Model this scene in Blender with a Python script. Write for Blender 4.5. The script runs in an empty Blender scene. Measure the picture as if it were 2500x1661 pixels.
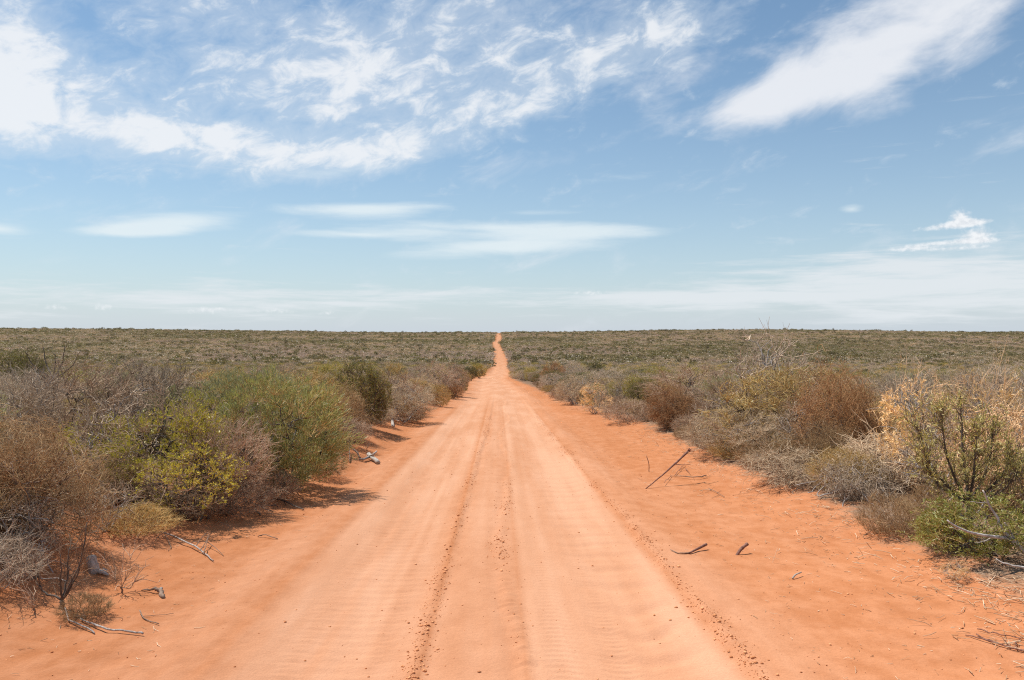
import bpy, math, random
import numpy as np
from mathutils import Vector, Matrix, Euler

# ------------------------------------------------------------------ camera, sky, sun, exposure
S = bpy.context.scene
C = S.collection
EYE = 2.2
F = 1844.0                       # focal length in units of a 2360 px wide frame
YAW = math.atan(32 / F)          # the track runs along +Y, the camera looks a little right of it
PITCH = math.atan(15.6 / F)      # and a little down
cam_data = bpy.data.cameras.new('camera')
cam_data.sensor_width = 36.0
cam_data.lens = 36.0 * F / 2360
cam_data.clip_end = 9000
cam_data.clip_start = 0.05
cam = bpy.data.objects.new('camera', cam_data)
cam.location = (0, 0, EYE)
cam.rotation_euler = (math.radians(90) - PITCH, 0, -YAW)
C.objects.link(cam)
S.camera = cam

S.view_settings.view_transform = 'Standard'
S.view_settings.look = 'None'
S.view_settings.gamma = 1.0
S.view_settings.use_curve_mapping = False
S.view_settings.exposure = 0.60
S.cycles.max_bounces = 5
S.cycles.diffuse_bounces = 3
S.cycles.transmission_bounces = 3
S.cycles.transparent_max_bounces = 4
S.cycles.use_denoising = False
S.cycles.filter_width = 1.15
S.cycles.use_adaptive_sampling = True
S.cycles.adaptive_threshold = 0.006
S.cycles.caustics_reflective = False
S.cycles.caustics_refractive = False

SUN_EL = math.radians(64)
SHADOW = Vector((0.84, -0.54)).normalized()       # where shadows fall on the ground
to_sun = Vector((-SHADOW.x * math.cos(SUN_EL), -SHADOW.y * math.cos(SUN_EL), math.sin(SUN_EL)))
sun_data = bpy.data.lights.new('sun', 'SUN')
sun_data.energy = 3.9
sun_data.angle = math.radians(0.53)
sun_data.color = (1.0, 0.955, 0.89)
sun = bpy.data.objects.new('sun', sun_data)
sun.rotation_euler = to_sun.to_track_quat('Z', 'Y').to_euler()
sun.location = (0, 0, 60)
C.objects.link(sun)


class NT:
    """small expression helper for shader node trees"""
    def __init__(self, tree):
        self.t = tree
        tree.nodes.clear()

    def n(self, typ, **kw):
        nd = self.t.nodes.new(typ)
        for k, v in kw.items():
            setattr(nd, k, v)
        return nd

    def put(self, sock, v):
        if v is None:
            return
        if isinstance(v, bpy.types.NodeSocket):
            self.t.links.new(v, sock)
        elif isinstance(v, (tuple, list)) and len(v) == 3 and sock.type == 'RGBA':
            sock.default_value = (*v, 1)
        else:
            sock.default_value = v

    def m(self, op, a, b=None, c=None, clamp=False):
        nd = self.n('ShaderNodeMath', operation=op, use_clamp=clamp)
        for i, v in enumerate((a, b, c)):
            self.put(nd.inputs[i], v)
        return nd.outputs[0]

    def vm(self, op, a, b=None):
        nd = self.n('ShaderNodeVectorMath', operation=op)
        self.put(nd.inputs[0], a)
        self.put(nd.inputs[1], b)
        return nd.outputs[0]

    def comb(self, x, y, z):
        nd = self.n('ShaderNodeCombineXYZ')
        for i, v in enumerate((x, y, z)):
            self.put(nd.inputs[i], v)
        return nd.outputs[0]

    def noise(self, vec, scale, detail=4, rough=0.55, lac=2.0, dist=0.0, dims='3D'):
        nd = self.n('ShaderNodeTexNoise', noise_dimensions=dims)
        self.put(nd.inputs['Vector'], vec)
        for k, v in (('Scale', scale), ('Detail', detail), ('Roughness', rough), ('Lacunarity', lac), ('Distortion', dist)):
            nd.inputs[k].default_value = v
        return nd.outputs[0]

    def step(self, v, lo, hi):
        nd = self.n('ShaderNodeMapRange', interpolation_type='SMOOTHSTEP')
        self.put(nd.inputs[0], v)
        nd.inputs[1].default_value = lo
        nd.inputs[2].default_value = hi
        return nd.outputs[0]

    def mix(self, f, a, b, blend='MIX'):
        nd = self.n('ShaderNodeMix', data_type='RGBA', blend_type=blend)
        self.put(nd.inputs[0], f)
        self.put(nd.inputs[6], a)
        self.put(nd.inputs[7], b)
        return nd.outputs[2]

    def ramp(self, f, stops):
        nd = self.n('ShaderNodeValToRGB')
        cr = nd.color_ramp
        while len(cr.elements) < len(stops):
            cr.elements.new(0.5)
        for e, (p, c) in zip(cr.elements, stops):
            e.position = p
            e.color = (*c, 1)
        self.put(nd.inputs[0], f)
        return nd.outputs[0]


def build_world():
    w = bpy.data.worlds.new('World')
    S.world = w
    w.use_nodes = True
    w.cycles.sampling_method = 'MANUAL'
    w.cycles.sample_map_resolution = 512
    N = NT(w.node_tree)
    sky = N.n('ShaderNodeTexSky', sky_type='NISHITA', sun_disc=False)
    sky.sun_elevation = SUN_EL
    sky.sun_rotation = math.atan2(to_sun.x, to_sun.y)
    sky.air_density = 1.0
    sky.dust_density = 0.2
    sky.ozone_density = 3.0
    sky.altitude = 100
    d = N.n('ShaderNodeTexCoord').outputs['Generated']
    sp = N.n('ShaderNodeSeparateXYZ')
    N.put(sp.inputs[0], d)
    x, y, z = sp.outputs
    # bearing and height of each view direction, in degrees
    az = N.m('MULTIPLY', N.m('ARCTAN2', x, y), 180 / math.pi)
    el = N.m('MULTIPLY', N.m('ARCSINE', z), 180 / math.pi)
    zc = N.m('ADD', N.m('MAXIMUM', z, 0.0), 0.16)
    px, py = N.m('DIVIDE', x, zc), N.m('DIVIDE', y, zc)      # the flat cloud layer, seen in perspective
    ca, sa = math.cos(math.radians(28)), math.sin(math.radians(28))
    rx = N.m('ADD', N.m('MULTIPLY', px, ca), N.m('MULTIPLY', py, sa))
    ry = N.m('SUBTRACT', N.m('MULTIPLY', py, ca), N.m('MULTIPLY', px, sa))

    def A(u):
        return math.degrees(math.atan((u - 1148) / F))

    def E(u, v):
        return math.degrees(math.atan((768 - v) / math.hypot(F, u - 1148)))

    sky_pos = N.comb(az, el, 0.0)

    def blob(u, v, du, dv, tilt, amp):
        """a soft elliptical cloud mass around one bearing; tilt in degrees (counter-clockwise)"""
        a0, e0 = A(u), E(u, v)
        ka = math.degrees(1 / F) * math.cos(math.radians(a0)) ** 2
        ke = math.degrees(1 / F) * math.cos(math.radians(e0)) ** 2
        mp = N.n('ShaderNodeMapping', vector_type='TEXTURE')
        N.put(mp.inputs[0], sky_pos)
        mp.inputs[1].default_value = (a0, e0, 0)
        mp.inputs[2].default_value = (0, 0, math.radians(tilt))
        mp.inputs[3].default_value = (du * ka * 1.55, dv * ke * 1.55, 1)
        g = N.n('ShaderNodeTexGradient', gradient_type='SPHERICAL')
        N.put(g.inputs[0], mp.outputs[0])
        return g.outputs[1], amp

    def total(items):
        acc = 0.0
        for g, amp in items:
            acc = N.m('MULTIPLY_ADD', g, amp, acc)
        return acc

    # --- high broken sheet, drawn out a little along the wind
    tl = math.radians(17)
    wx = N.m('ADD', N.m('MULTIPLY', x, math.cos(tl)), N.m('MULTIPLY', z, math.sin(tl)))
    wz = N.m('SUBTRACT', N.m('MULTIPLY', z, math.cos(tl)), N.m('MULTIPLY', x, math.sin(tl)))
    n1 = N.noise(N.comb(wx, y, N.m('MULTIPLY', wz, 1.9)), 4.2, 4, 0.6, dist=0.3)
    n2 = N.noise(N.comb(wx, y, N.m('MULTIPLY', wz, 1.9)), 23.0, 8, 0.62, dist=0.35)
    tex = N.m('MULTIPLY_ADD', n2, 2.5, N.m('MULTIPLY_ADD', n1, 0.9, -1.70))          # around zero
    sheet_mask = total([
        blob(-10, 150, 170, 160, 0, .85), blob(30, 90, 90, 70, 10, .30), blob(60, 240, 280, 110, 0, .55), blob(280, 305, 350, 60, -6, .62), blob(590, 335, 340, 34, 0, .58),
        blob(440, 150, 400, 150, 0, .30), blob(720, 190, 430, 210, 15, .55), blob(1150, 140, 430, 180, 18, .52), blob(1230, 225, 430, 60, 18, .38),
        blob(1510, 80, 230, 70, 15, .52), blob(1080, 10, 320, 70, 20, .34), blob(330, 5, 440, 44, 0, .40), blob(790, 385, 200, 32, 12, .48),
    ])
    aloft = N.m('MULTIPLY', N.m('MAXIMUM', N.step(el, 24.0, 34.0), N.m('MULTIPLY', N.step(N.m('ABSOLUTE', az), 34.0, 50.0), N.step(el, 8.0, 16.0))), 0.34)
    sheet_v = N.m('ADD', N.m('ADD', tex, sheet_mask), aloft)
    thin = N.m('MULTIPLY', N.step(N.m('ADD', N.m('ADD', sheet_mask, aloft), N.m('MULTIPLY', tex, 0.55)), 0.12, 0.75), 0.46)
    sheet = N.m('MAXIMUM', N.step(sheet_v, 0.18, 1.25), thin)
    # --- the smooth streak at the right
    soft = N.noise(N.comb(wx, y, N.m('MULTIPLY', wz, 2.4)), 9.0, 7, 0.58, dist=0.3)
    streak_m = total([
        blob(2070, 60, 380, 120, 22, .95), blob(1770, 222, 330, 44, 12, .85), blob(1960, 150, 260, 60, 20, .45), blob(1640, 150, 200, 30, 22, .30), blob(2290, 20, 200, 60, 24, .30),
    ])
    streak = N.step(N.m('ADD', N.m('MULTIPLY', N.m('SUBTRACT', soft, 0.5), 2.2), streak_m), 0.10, 1.15)
    # --- flat lens clouds above the horizon
    band_n = N.noise(N.comb(N.m('MULTIPLY', az, 0.05), N.m('MULTIPLY', el, 0.34), 0.0), 2.2, 6, 0.62, dist=0.3)
    lens_m = total([
        blob(410, 516, 150, 22, 5, .85), blob(290, 537, 130, 13, 2, .60), blob(10, 531, 90, 14, -2, .60), blob(830, 484, 180, 17, 2, .85),
        blob(1170, 526, 310, 18, -1, .80), blob(1190, 566, 280, 25, 3, .80), blob(820, 541, 220, 12, 0, .60), blob(1250, 490, 150, 10, 0, .34),
        blob(800, 395, 170, 22, 8, .34), blob(1430, 412, 120, 16, 4, .30), blob(1620, 392, 70, 10, 0, .24), blob(1968, 480, 30, 10, 0, .45),
    ])
    lens = N.m('MULTIPLY', N.step(N.m('ADD', N.m('MULTIPLY', N.m('SUBTRACT', band_n, 0.5), 0.80), lens_m), 0.16, 0.72), 0.78)
    # --- thin veil and little heaps near the horizon
    low_n = N.noise(N.comb(N.m('MULTIPLY', az, 0.07), N.m('MULTIPLY', el, 0.75), 2.0), 2.0, 6, 0.62, dist=0.3)
    low_m = total([
        blob(300, 690, 520, 44, 0, .44), blob(1000, 690, 520, 34, 0, .44), blob(1600, 684, 300, 18, 0, .38),
        blob(1850, 640, 400, 46, 5, .46), blob(2250, 640, 320, 74, 3, .55), blob(2100, 700, 600, 50, 0, .36),
    ])
    allround = N.m('MULTIPLY', N.m('MULTIPLY', N.step(N.m('ABSOLUTE', az), 33.0, 50.0), N.step(el, 9.0, 3.0)), 0.30)
    low = N.m('MULTIPLY', N.step(N.m('ADD', N.m('ADD', N.m('MULTIPLY', N.m('SUBTRACT', low_n, 0.5), 1.5), low_m), allround), 0.14, 0.72), 0.85)
    # --- two small heaped clouds at the right
    cu_n = N.noise(N.comb(az, N.m('MULTIPLY', el, 1.2), 0.0), 2.6, 5, 0.62)
    cu_m = total([
        blob(2222, 500, 26, 17, 0, 1.0), blob(2195, 518, 75, 7, 5, .9), blob(2262, 510, 36, 7, 0, .65),
        blob(2262, 541, 40, 17, 0, 1.0), blob(2240, 554, 80, 5, 0, .7), blob(2120, 566, 70, 7, 4, .75), blob(2200, 571, 130, 5, 0, .6),
        blob(1360, 675, 44, 7, 0, .6), blob(490, 715, 60, 9, 4, .6), blob(245, 709, 32, 9, 0, .6), blob(135, 709, 46, 8, 0, .5), blob(640, 717, 50, 8, 0, .5), blob(758, 722, 24, 7, 0, .5),
    ])
    cu = N.step(N.m('MULTIPLY_ADD', N.m('SUBTRACT', cu_n, 0.5), 0.9, cu_m), 0.18, 0.95)

    k = 8.9
    air = N.mix(1.0, sky.outputs[0], (0.95, 1.06, 1.02), 'MULTIPLY')
    # thin haze veil, thickest at the horizon on every side
    veil = N.m('MULTIPLY', N.m('EXPONENT', N.m('MULTIPLY', N.m('MAXIMUM', el, 0.0), -0.13)), 0.88)
    col = N.mix(veil, air, (0.575 * k, 0.645 * k, 0.75 * k))
    sunlit = N.step(sheet_v, 0.45, 1.25)
    cloud_col = N.mix(sunlit, (0.71 * k, 0.79 * k, 0.87 * k), (0.90 * k, 0.92 * k, 0.945 * k))
    col = N.mix(N.m('MULTIPLY', sheet, 0.88), col, cloud_col)
    col = N.mix(N.m('MULTIPLY', streak, 0.90), col, (0.86 * k, 0.88 * k, 0.92 * k))
    col = N.mix(lens, col, (0.82 * k, 0.90 * k, 0.93 * k))
    col = N.mix(low, col, (0.785 * k, 0.83 * k, 0.865 * k))
    col = N.mix(N.m('MULTIPLY', cu, 0.90), col, N.mix(N.step(cu_n, .35, .6), (0.78 * k, 0.81 * k, 0.85 * k), (0.93 * k, 0.95 * k, 0.97 * k)))
    bg = N.n('ShaderNodeBackground')
    N.put(bg.inputs[0], col)
    bg.inputs[1].default_value = 0.074
    N.put(N.n('ShaderNodeOutputWorld').inputs[0], bg.outputs[0])


build_world()


# ------------------------------------------------------------------ small numeric tools
def hash01(ix, iy, seed):
    h = (ix.astype(np.int64) * 374761393 + iy.astype(np.int64) * 668265263 + seed * 2147483647 % 4294967291) & 0xffffffff
    h = ((h ^ (h >> 13)) * 1274126177) & 0xffffffff
    h = ((h ^ (h >> 16)) * 2246822519) & 0xffffffff
    return ((h ^ (h >> 15)) & 0xffffff) / float(0xffffff)


def vnoise(x, y, seed=0):
    x, y = np.asarray(x, float), np.asarray(y, float)
    ix, iy = np.floor(x), np.floor(y)
    fx, fy = x - ix, y - iy
    fx, fy = fx * fx * (3 - 2 * fx), fy * fy * (3 - 2 * fy)
    a, b = hash01(ix, iy, seed), hash01(ix + 1, iy, seed)
    c, d = hash01(ix, iy + 1, seed), hash01(ix + 1, iy + 1, seed)
    return (a * (1 - fx) + b * fx) * (1 - fy) + (c * (1 - fx) + d * fx) * fy - 0.5


def fbm(x, y, seed=0, octv=4, gain=0.5):
    s, a, f = 0.0, 1.0, 1.0
    for o in range(octv):
        s = s + a * vnoise(x * f + o * 17.3, y * f - o * 9.1, seed + o)
        a *= gain
        f *= 2.03
    return s


def sstep(a, b, v):
    t = np.clip((np.asarray(v, float) - a) / (b - a), 0, 1)
    return t * t * (3 - 2 * t)


def smooth_table(pts, step=1.0, width=25):
    xs = np.arange(pts[0][0], pts[-1][0] + step, step)
    ys = np.interp(xs, [p[0] for p in pts], [p[1] for p in pts])
    k = np.hanning(width * 2 + 1)
    k /= k.sum()
    pad = np.concatenate([ys[0] - (ys[1] - ys[0]) * np.arange(width, 0, -1), ys, ys[-1] + (ys[-1] - ys[-2]) * np.arange(1, width + 1)])
    return xs, np.convolve(pad, k, 'valid')


SLOPE = 0.0390
PROF = smooth_table([(-400, 15.6), (0, 0), (100, -3.9), (150, -5.7), (220, -7.4), (300, -8.3), (400, -8.2), (500, -7.2), (600, -5.3),
                     (700, -3.1), (800, -1.1), (900, .6), (1000, 1.75), (1080, 2.0), (1200, 1.2), (1600, -5), (5000, -90)], 2.0, 22)
CENT = smooth_table([(-400, -.1), (60, -.1), (85, -.6), (115, -1.2), (150, -.1), (250, .6), (330, 1.0), (480, .2), (590, -1.8), (660, .2), (1000, 1.0), (5000, 1)], 1.0, 9)
EDGE_L = smooth_table([(-400, -4.6), (8, -4.6), (11, -4.5), (14.5, -3.6), (17, -3.4), (24, -3.9), (30, -3.9), (36, -3.2), (62, -2.7), (90, -3.6), (130, -3.9), (170, -2.4), (5000, -2.3)], .5, 4)
EDGE_R = smooth_table([(-400, 5.0), (8, 4.9), (12, 4.9), (19, 4.9), (28, 5.1), (38, 4.2), (60, 3.4), (80, 3.3), (160, 2.6), (5000, 2.4)], .5, 4)


def tab(t, v):
    return np.interp(v, t[0], t[1])


def centre(y):
    return tab(CENT, y)


LINES = (-0.46, 0.27, 1.88)        # lateral position of the three crumbled wheel-track edges


def line_x(i, y):
    y = np.asarray(y, float)
    w = sstep(20, 45, y)
    if i == 0:
        return -0.50 + 0.26 * sstep(6, 34, y) + 0.05 * vnoise(y * .55, y * 0, 71)
    if i == 1:
        return 0.25 + 0.10 * np.sin(y * .42 + .4) + 0.25 * sstep(20, 36, y) + .08 * vnoise(y * .8, y * 0, 72)
    return 1.93 - 0.22 * sstep(8, 32, y) + 0.05 * vnoise(y * .6, y * 0, 73)


def height(x, y):
    """height of the sand surface, metres"""
    x, y = np.asarray(x, float), np.asarray(y, float)
    z = tab(PROF, y)
    far = sstep(420, 1000, y)
    z = z + far * (5.6 * sstep(60, 640, -x) + 4.0 * np.exp(-((x - 330) / 210.0) ** 2))
    z = z + sstep(40, 160, np.abs(x) + y * .3) * (1.1 * fbm(x / 140, y / 140, 5, 3))
    lx = x - centre(y)
    el, er = tab(EDGE_L, y), tab(EDGE_R, y)
    near = 1 - sstep(160, 320, y)
    # banks left and right of the worn track
    z = z + near * (0.40 * sstep(-.75, 1.25, el + .3 - lx + .5 * vnoise(y * .5, y * 0, 17)) + 0.26 * sstep(-1.3, 1.3, lx - er + .2 + .7 * vnoise(y * .45, y * 0, 18)))
    z = z + near * 0.05 * np.exp(-((lx - er + 1.2) / .5) ** 2) * (0.5 + vnoise(y * .4, y * 0 + 3, 8) * 2)
    z = z + near * 0.12 * np.exp(-((lx - 3.4) / .7) ** 2 - ((y - 37) / 4.0) ** 2)
    # gentle wear of the track and heaped shoulders
    z = z - near * 0.05 * np.exp(-((lx + 1.15) / .62) ** 2) - near * 0.05 * np.exp(-((lx - 1.2) / .62) ** 2)
    z = z + near * 0.025 * np.exp(-((lx + 2.1) / .45) ** 2) - near * .022 * np.exp(-((lx + 2.8) / .45) ** 2)
    z = z + near * 0.03 * np.exp(-((lx - 2.1) / .25) ** 2)
    # broad unevenness
    off = sstep(1.6, 3.4, np.abs(lx - .2))
    z = z + near * (0.030 * off * fbm(x * .55, y * .4, 21, 4) + .03 * fbm(x * .5, y * .07, 22, 3))
    z = z + near * (0.002 + 0.018 * off) * fbm(x * 2.6, y * 2.1, 33, 3)
    # fine detail close by
    cl = 1 - sstep(35, 80, y)
    ridg = 0.010 * vnoise(lx * 9.0 + .6 * vnoise(y * .35, y * 0, 4), y * .05, 44) + 0.006 * vnoise(lx * 21.0, y * .09, 45)
    z = z + cl * ridg * (1 - sstep(2.4, 3.2, np.abs(lx)))
    cor = np.exp(-((lx - 1.25) / .42) ** 4)
    ph = y * 2 * math.pi / .62 + 9.0 * vnoise(x * .9, y * .45, 51) + 2.2 * vnoise(x * 3.2, y * .9, 55)
    z = z + cl * cor * 0.0058 * (np.sin(ph) + .45 * np.sin(2 * ph + 1)) * (0.35 + 1.3 * np.clip(vnoise(x * .7, y * .28, 52) + .5, 0, 1))
    rip = np.exp(-((lx + 1.1) / .5) ** 4)
    ph2 = y * 2 * math.pi / .19 + 6 * vnoise(x * 1.3, y * .8, 53)
    z = z + cl * rip * 0.0019 * np.sin(ph2) * (0.3 + 1.4 * np.clip(vnoise(x * 1.2, y * .6, 54) + .45, 0, 1))
    z = z + cl * rip * .012 * fbm(lx * 5, y * 3.2, 57, 2)
    # tyre tread pressed into the wheel bands
    for c0, dirn in ((-1.42, 1), (-.82, -1), (.58, 1), (1.02, -1)):
        cw = c0 + .10 * vnoise(y * .12, y * 0, 140 + int(c0 * 10))
        band = np.exp(-((lx - cw) / .13) ** 6)
        tread = np.clip(np.sin(y * 2 * math.pi / .105 + dirn * np.abs(lx - cw) * 26) * 2.2, -1, 1)
        z = z + (1 - sstep(14, 24, y)) * band * (.0022 * tread - .006) * np.clip(.75 + 1.3 * vnoise(y * .35, lx, 150), 0, 1)
    for i in range(3):
        d = lx - line_x(i, y)
        s = (0.020, 0.016, 0.022)[i]
        z = z + cl * (s * np.exp(-(d / .055) ** 2) - s * .8 * np.exp(-((d - (.09 if i == 0 else -.09)) / .06) ** 2)) * (0.6 + 1.2 * vnoise(y * 1.7, y * 0 + i, 60 + i))
        z = z + cl * .026 * np.exp(-(d / .075) ** 2) * vnoise(x * 30, y * 16, 66 + i) * (.6 + vnoise(y * .8, y * 0, 68 + i))
    z = z + cl * 0.007 * fbm(x * 11, y * 8, 77, 2) * (0.25 + off)
    return z


def hz(x, y):
    return float(height(x, y))


def ray(u, v):
    """direction through frame point (u, v) of a 2360 x 1568 frame"""
    d = Vector(((u - 1180) / F, -(v - 784) / F, -1.0))
    return (cam.rotation_euler.to_matrix() @ d).normalized()


def at(u, v):
    """where the view ray through (u, v) meets the ground"""
    d = ray(u, v)
    t = np.linspace(3.5, 300, 12000)
    g = EYE + d.z * t - height(d.x * t, d.y * t)
    i = int(np.argmax(g <= 0))
    tt = t[i]
    return Vector((d.x * tt, d.y * tt, hz(d.x * tt, d.y * tt)))


def at_depth(u, dist):
    d = ray(u, 784)
    t = dist / d.y
    return Vector((d.x * t, dist, hz(d.x * t, dist)))


# ------------------------------------------------------------------ mesh tools
def fast_mesh(name, V, faces, mats=(), midx=None, smooth=False, attrs=None):
    """V (n,3); faces: list of (m,k) int arrays; mats: materials; midx: material index per face array"""
    me = bpy.data.meshes.new(name)
    V = np.ascontiguousarray(V, np.float32)
    me.vertices.add(len(V))
    me.vertices.foreach_set('co', V.ravel())
    faces = [f for f in faces]
    loops = np.concatenate([f.ravel() for f in faces]).astype(np.int32)
    sizes = np.concatenate([np.full(len(f), f.shape[1], np.int32) for f in faces])
    starts = np.concatenate([[0], np.cumsum(sizes)[:-1]]).astype(np.int32)
    me.loops.add(len(loops))
    me.loops.foreach_set('vertex_index', loops)
    me.polygons.add(len(sizes))
    me.polygons.foreach_set('loop_start', starts)
    if midx is not None:
        mi = np.concatenate([np.full(len(f), k, np.int32) for f, k in zip(faces, midx)])
        me.polygons.foreach_set('material_index', mi)
    if smooth:
        me.polygons.foreach_set('use_smooth', np.ones(len(sizes), bool))
    for m in mats:
        me.materials.append(m)
    for k, a in (attrs or {}).items():
        me.attributes.new(k, 'FLOAT', 'POINT').data.foreach_set('value', np.ascontiguousarray(a, np.float32))
    me.update(calc_edges=True)
    return me


def norm(v):
    return v / np.maximum(np.linalg.norm(v, axis=-1, keepdims=True), 1e-9)


def tubes(P, R, sides=3, cap=False):
    """P (N,K,3) polylines, R (N,K) radii -> verts, quads (+ end caps as n-gons)"""
    N_, K = P.shape[:2]
    T = np.empty_like(P)
    T[:, 1:-1] = P[:, 2:] - P[:, :-2]
    T[:, 0] = P[:, 1] - P[:, 0]
    T[:, -1] = P[:, -1] - P[:, -2]
    T = norm(T)
    ref = np.where(np.abs(T[:, :1, 2:3]) > .8, np.array([1.0, .1, 0]), np.array([0, .1, 1.0]))
    A = norm(np.cross(T, np.broadcast_to(ref, T.shape)))
    B = np.cross(T, A)
    ang = np.arange(sides) * 2 * math.pi / sides
    ring = A[:, :, None] * np.cos(ang)[None, None, :, None] + B[:, :, None] * np.sin(ang)[None, None, :, None]
    V = (P[:, :, None] + ring * R[:, :, None, None]).reshape(-1, 3)
    base = (np.arange(N_) * K * sides)[:, None, None] + (np.arange(K - 1) * sides)[None, :, None]
    i = np.arange(sides)[None, None, :]
    j = (i + 1) % sides
    Q = np.stack([base + i, base + j, base + sides + j, base + sides + i], -1).reshape(-1, 4)
    F_ = [Q]
    if cap:
        e0 = (np.arange(N_) * K * sides)[:, None] + np.arange(sides)[None, ::-1]
        e1 = (np.arange(N_) * K * sides + (K - 1) * sides)[:, None] + np.arange(sides)[None]
        F_ += [e0, e1]
    return V, F_


def leaves(P, D, L, W, rng, fold=0.25):
    """diamond leaves at P pointing along D, length L, width W"""
    D = norm(D)
    Nn = norm(rng.normal(size=P.shape))
    Sd = norm(np.cross(D, Nn))
    Up = np.cross(Sd, D)
    L, W = L[:, None], W[:, None]
    v0 = P
    v1 = P + D * L * .45 + Sd * W * .5 + Up * W * fold
    v2 = P + D * L
    v3 = P + D * L * .45 - Sd * W * .5 + Up * W * fold
    V = np.stack([v0, v1, v2, v3], 1).reshape(-1, 3)
    b = (np.arange(len(P)) * 4)[:, None]
    # two triangles, folded along the midrib
    Fq = np.concatenate([b + np.array([[0, 1, 2]]), b + np.array([[0, 2, 3]])], 1).reshape(-1, 3)
    return V, [Fq]


def merge(chunks):
    V, Fc, n = [], [], 0
    for v, fs in chunks:
        V.append(v)
        Fc += [f + n for f in fs]
        n += len(v)
    return np.concatenate(V), Fc


# ------------------------------------------------------------------ materials
def mat_new(name):
    m = bpy.data.materials.new(name)
    m.use_nodes = True
    return m, NT(m.node_tree)


def sand_material():
    m, N = mat_new('red_sand')
    pos = N.n('ShaderNodeNewGeometry').outputs['Position']
    worn = N.n('ShaderNodeAttribute', attribute_name='worn').outputs['Fac']
    lit = N.n('ShaderNodeAttribute', attribute_name='litter').outputs['Fac']
    drawn = N.vm('MULTIPLY', pos, (1.0, 0.14, 1.0))       # worn in the driving direction
    big = N.noise(drawn, 1.1, 4, 0.6)
    mid = N.noise(N.vm('MULTIPLY', pos, (1.0, 0.6, 1.0)), 5.0, 5, 0.6)
    grain = N.noise(pos, 70.0, 3, 0.65)
    wf = N.m('ADD', worn, N.m('MULTIPLY', N.m('SUBTRACT', N.m('ADD', big, N.m('MULTIPLY', mid, .35)), .675), 0.8), clamp=True)
    loose = N.mix(N.step(mid, .3, .7), (0.480, 0.188, 0.080), (0.565, 0.240, 0.112))
    pale = N.mix(N.step(big, .35, .65), (0.625, 0.322, 0.184), (0.682, 0.374, 0.227))
    col = N.mix(wf, loose, pale)
    sp = N.m('MULTIPLY_ADD', grain, 0.36, 0.82)
    col = N.mix(1.0, col, N.comb(sp, sp, sp), 'MULTIPLY')
    dark = N.noise(pos, 26.0, 2, .5)
    col = N.mix(N.m('MULTIPLY', N.step(dark, .70, .78), N.m('SUBTRACT', .5, N.m('MULTIPLY', worn, .4))), col, (0.20, 0.075, 0.035))
    # leaf and twig litter under the scrub
    ln = N.noise(pos, 14.0, 4, .7)
    ln2 = N.noise(pos, 2.2, 3, .6)
    lf = N.m('MULTIPLY', N.step(N.m('ADD', N.m('ADD', lit, N.m('MULTIPLY', N.m('SUBTRACT', ln2, .5), 1.2)), N.m('MULTIPLY', N.m('SUBTRACT', ln, .5), .7)), .45, .95), .88)
    litc = N.ramp(N.noise(pos, 40.0, 3, .7), [(.3, (0.10, .075, .052)), (.5, (0.20, .15, .105)), (.7, (0.34, .27, .20))])
    col = N.mix(lf, col, litc)
    b = N.n('ShaderNodeBsdfDiffuse')
    N.put(b.inputs['Color'], col)
    b.inputs['Roughness'].default_value = .6
    bump = N.n('ShaderNodeBump')
    bump.inputs['Strength'].default_value = .55
    bump.inputs['Distance'].default_value = .012
    hgt = N.m('ADD', N.m('MULTIPLY', grain, .5), N.m('ADD', mid, N.m('MULTIPLY', N.noise(pos, 22.0, 4, .6), .9)))
    N.put(bump.inputs['Height'], hgt)
    N.put(b.inputs['Normal'], bump.outputs[0])
    N.put(N.n('ShaderNodeOutputMaterial').inputs[0], b.outputs[0])
    return m


GAIN_LEAF = (1.70, 1.55, 1.30)
GAIN_TWIG = (1.85, 1.66, 1.42)


def plant_material(name, stops, leaf=True, vary=.35):
    """colour differs from piece to piece and from plant to plant"""
    m, N = mat_new(name)
    geo = N.n('ShaderNodeNewGeometry')
    oi = N.n('ShaderNodeObjectInfo').outputs['Random']
    r = N.m('ADD', N.m('MULTIPLY', geo.outputs['Random Per Island'], .8), N.m('MULTIPLY', oi, .2))
    col = N.ramp(r, [(i / (len(stops) - 1) if len(stops) > 1 else 0, c) for i, c in enumerate(stops)])
    k = N.m('MULTIPLY_ADD', oi, vary, 1 - vary / 2)
    col = N.mix(1.0, col, N.comb(k, k, k), 'MULTIPLY')
    col = N.mix(1.0, col, GAIN_LEAF if leaf else GAIN_TWIG, 'MULTIPLY')
    d = N.n('ShaderNodeBsdfDiffuse')
    N.put(d.inputs['Color'], col)
    out = N.n('ShaderNodeOutputMaterial')
    if leaf:
        t = N.n('ShaderNodeBsdfTranslucent')
        N.put(t.inputs['Color'], N.mix(1.0, col, (1.0, 1.05, .6), 'MULTIPLY'))
        mx = N.n('ShaderNodeMixShader')
        mx.inputs[0].default_value = .28
        N.put(mx.inputs[1], d.outputs[0])
        N.put(mx.inputs[2], t.outputs[0])
        gl = N.n('ShaderNodeBsdfGlossy')
        gl.inputs['Roughness'].default_value = .45
        gl.inputs['Color'].default_value = (.9, .9, .9, 1)
        mg = N.n('ShaderNodeMixShader')
        mg.inputs[0].default_value = .035
        N.put(mg.inputs[1], mx.outputs[0])
        N.put(mg.inputs[2], gl.outputs[0])
        N.put(out.inputs[0], mg.outputs[0])
    else:
        N.put(out.inputs[0], d.outputs[0])
    return m


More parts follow.
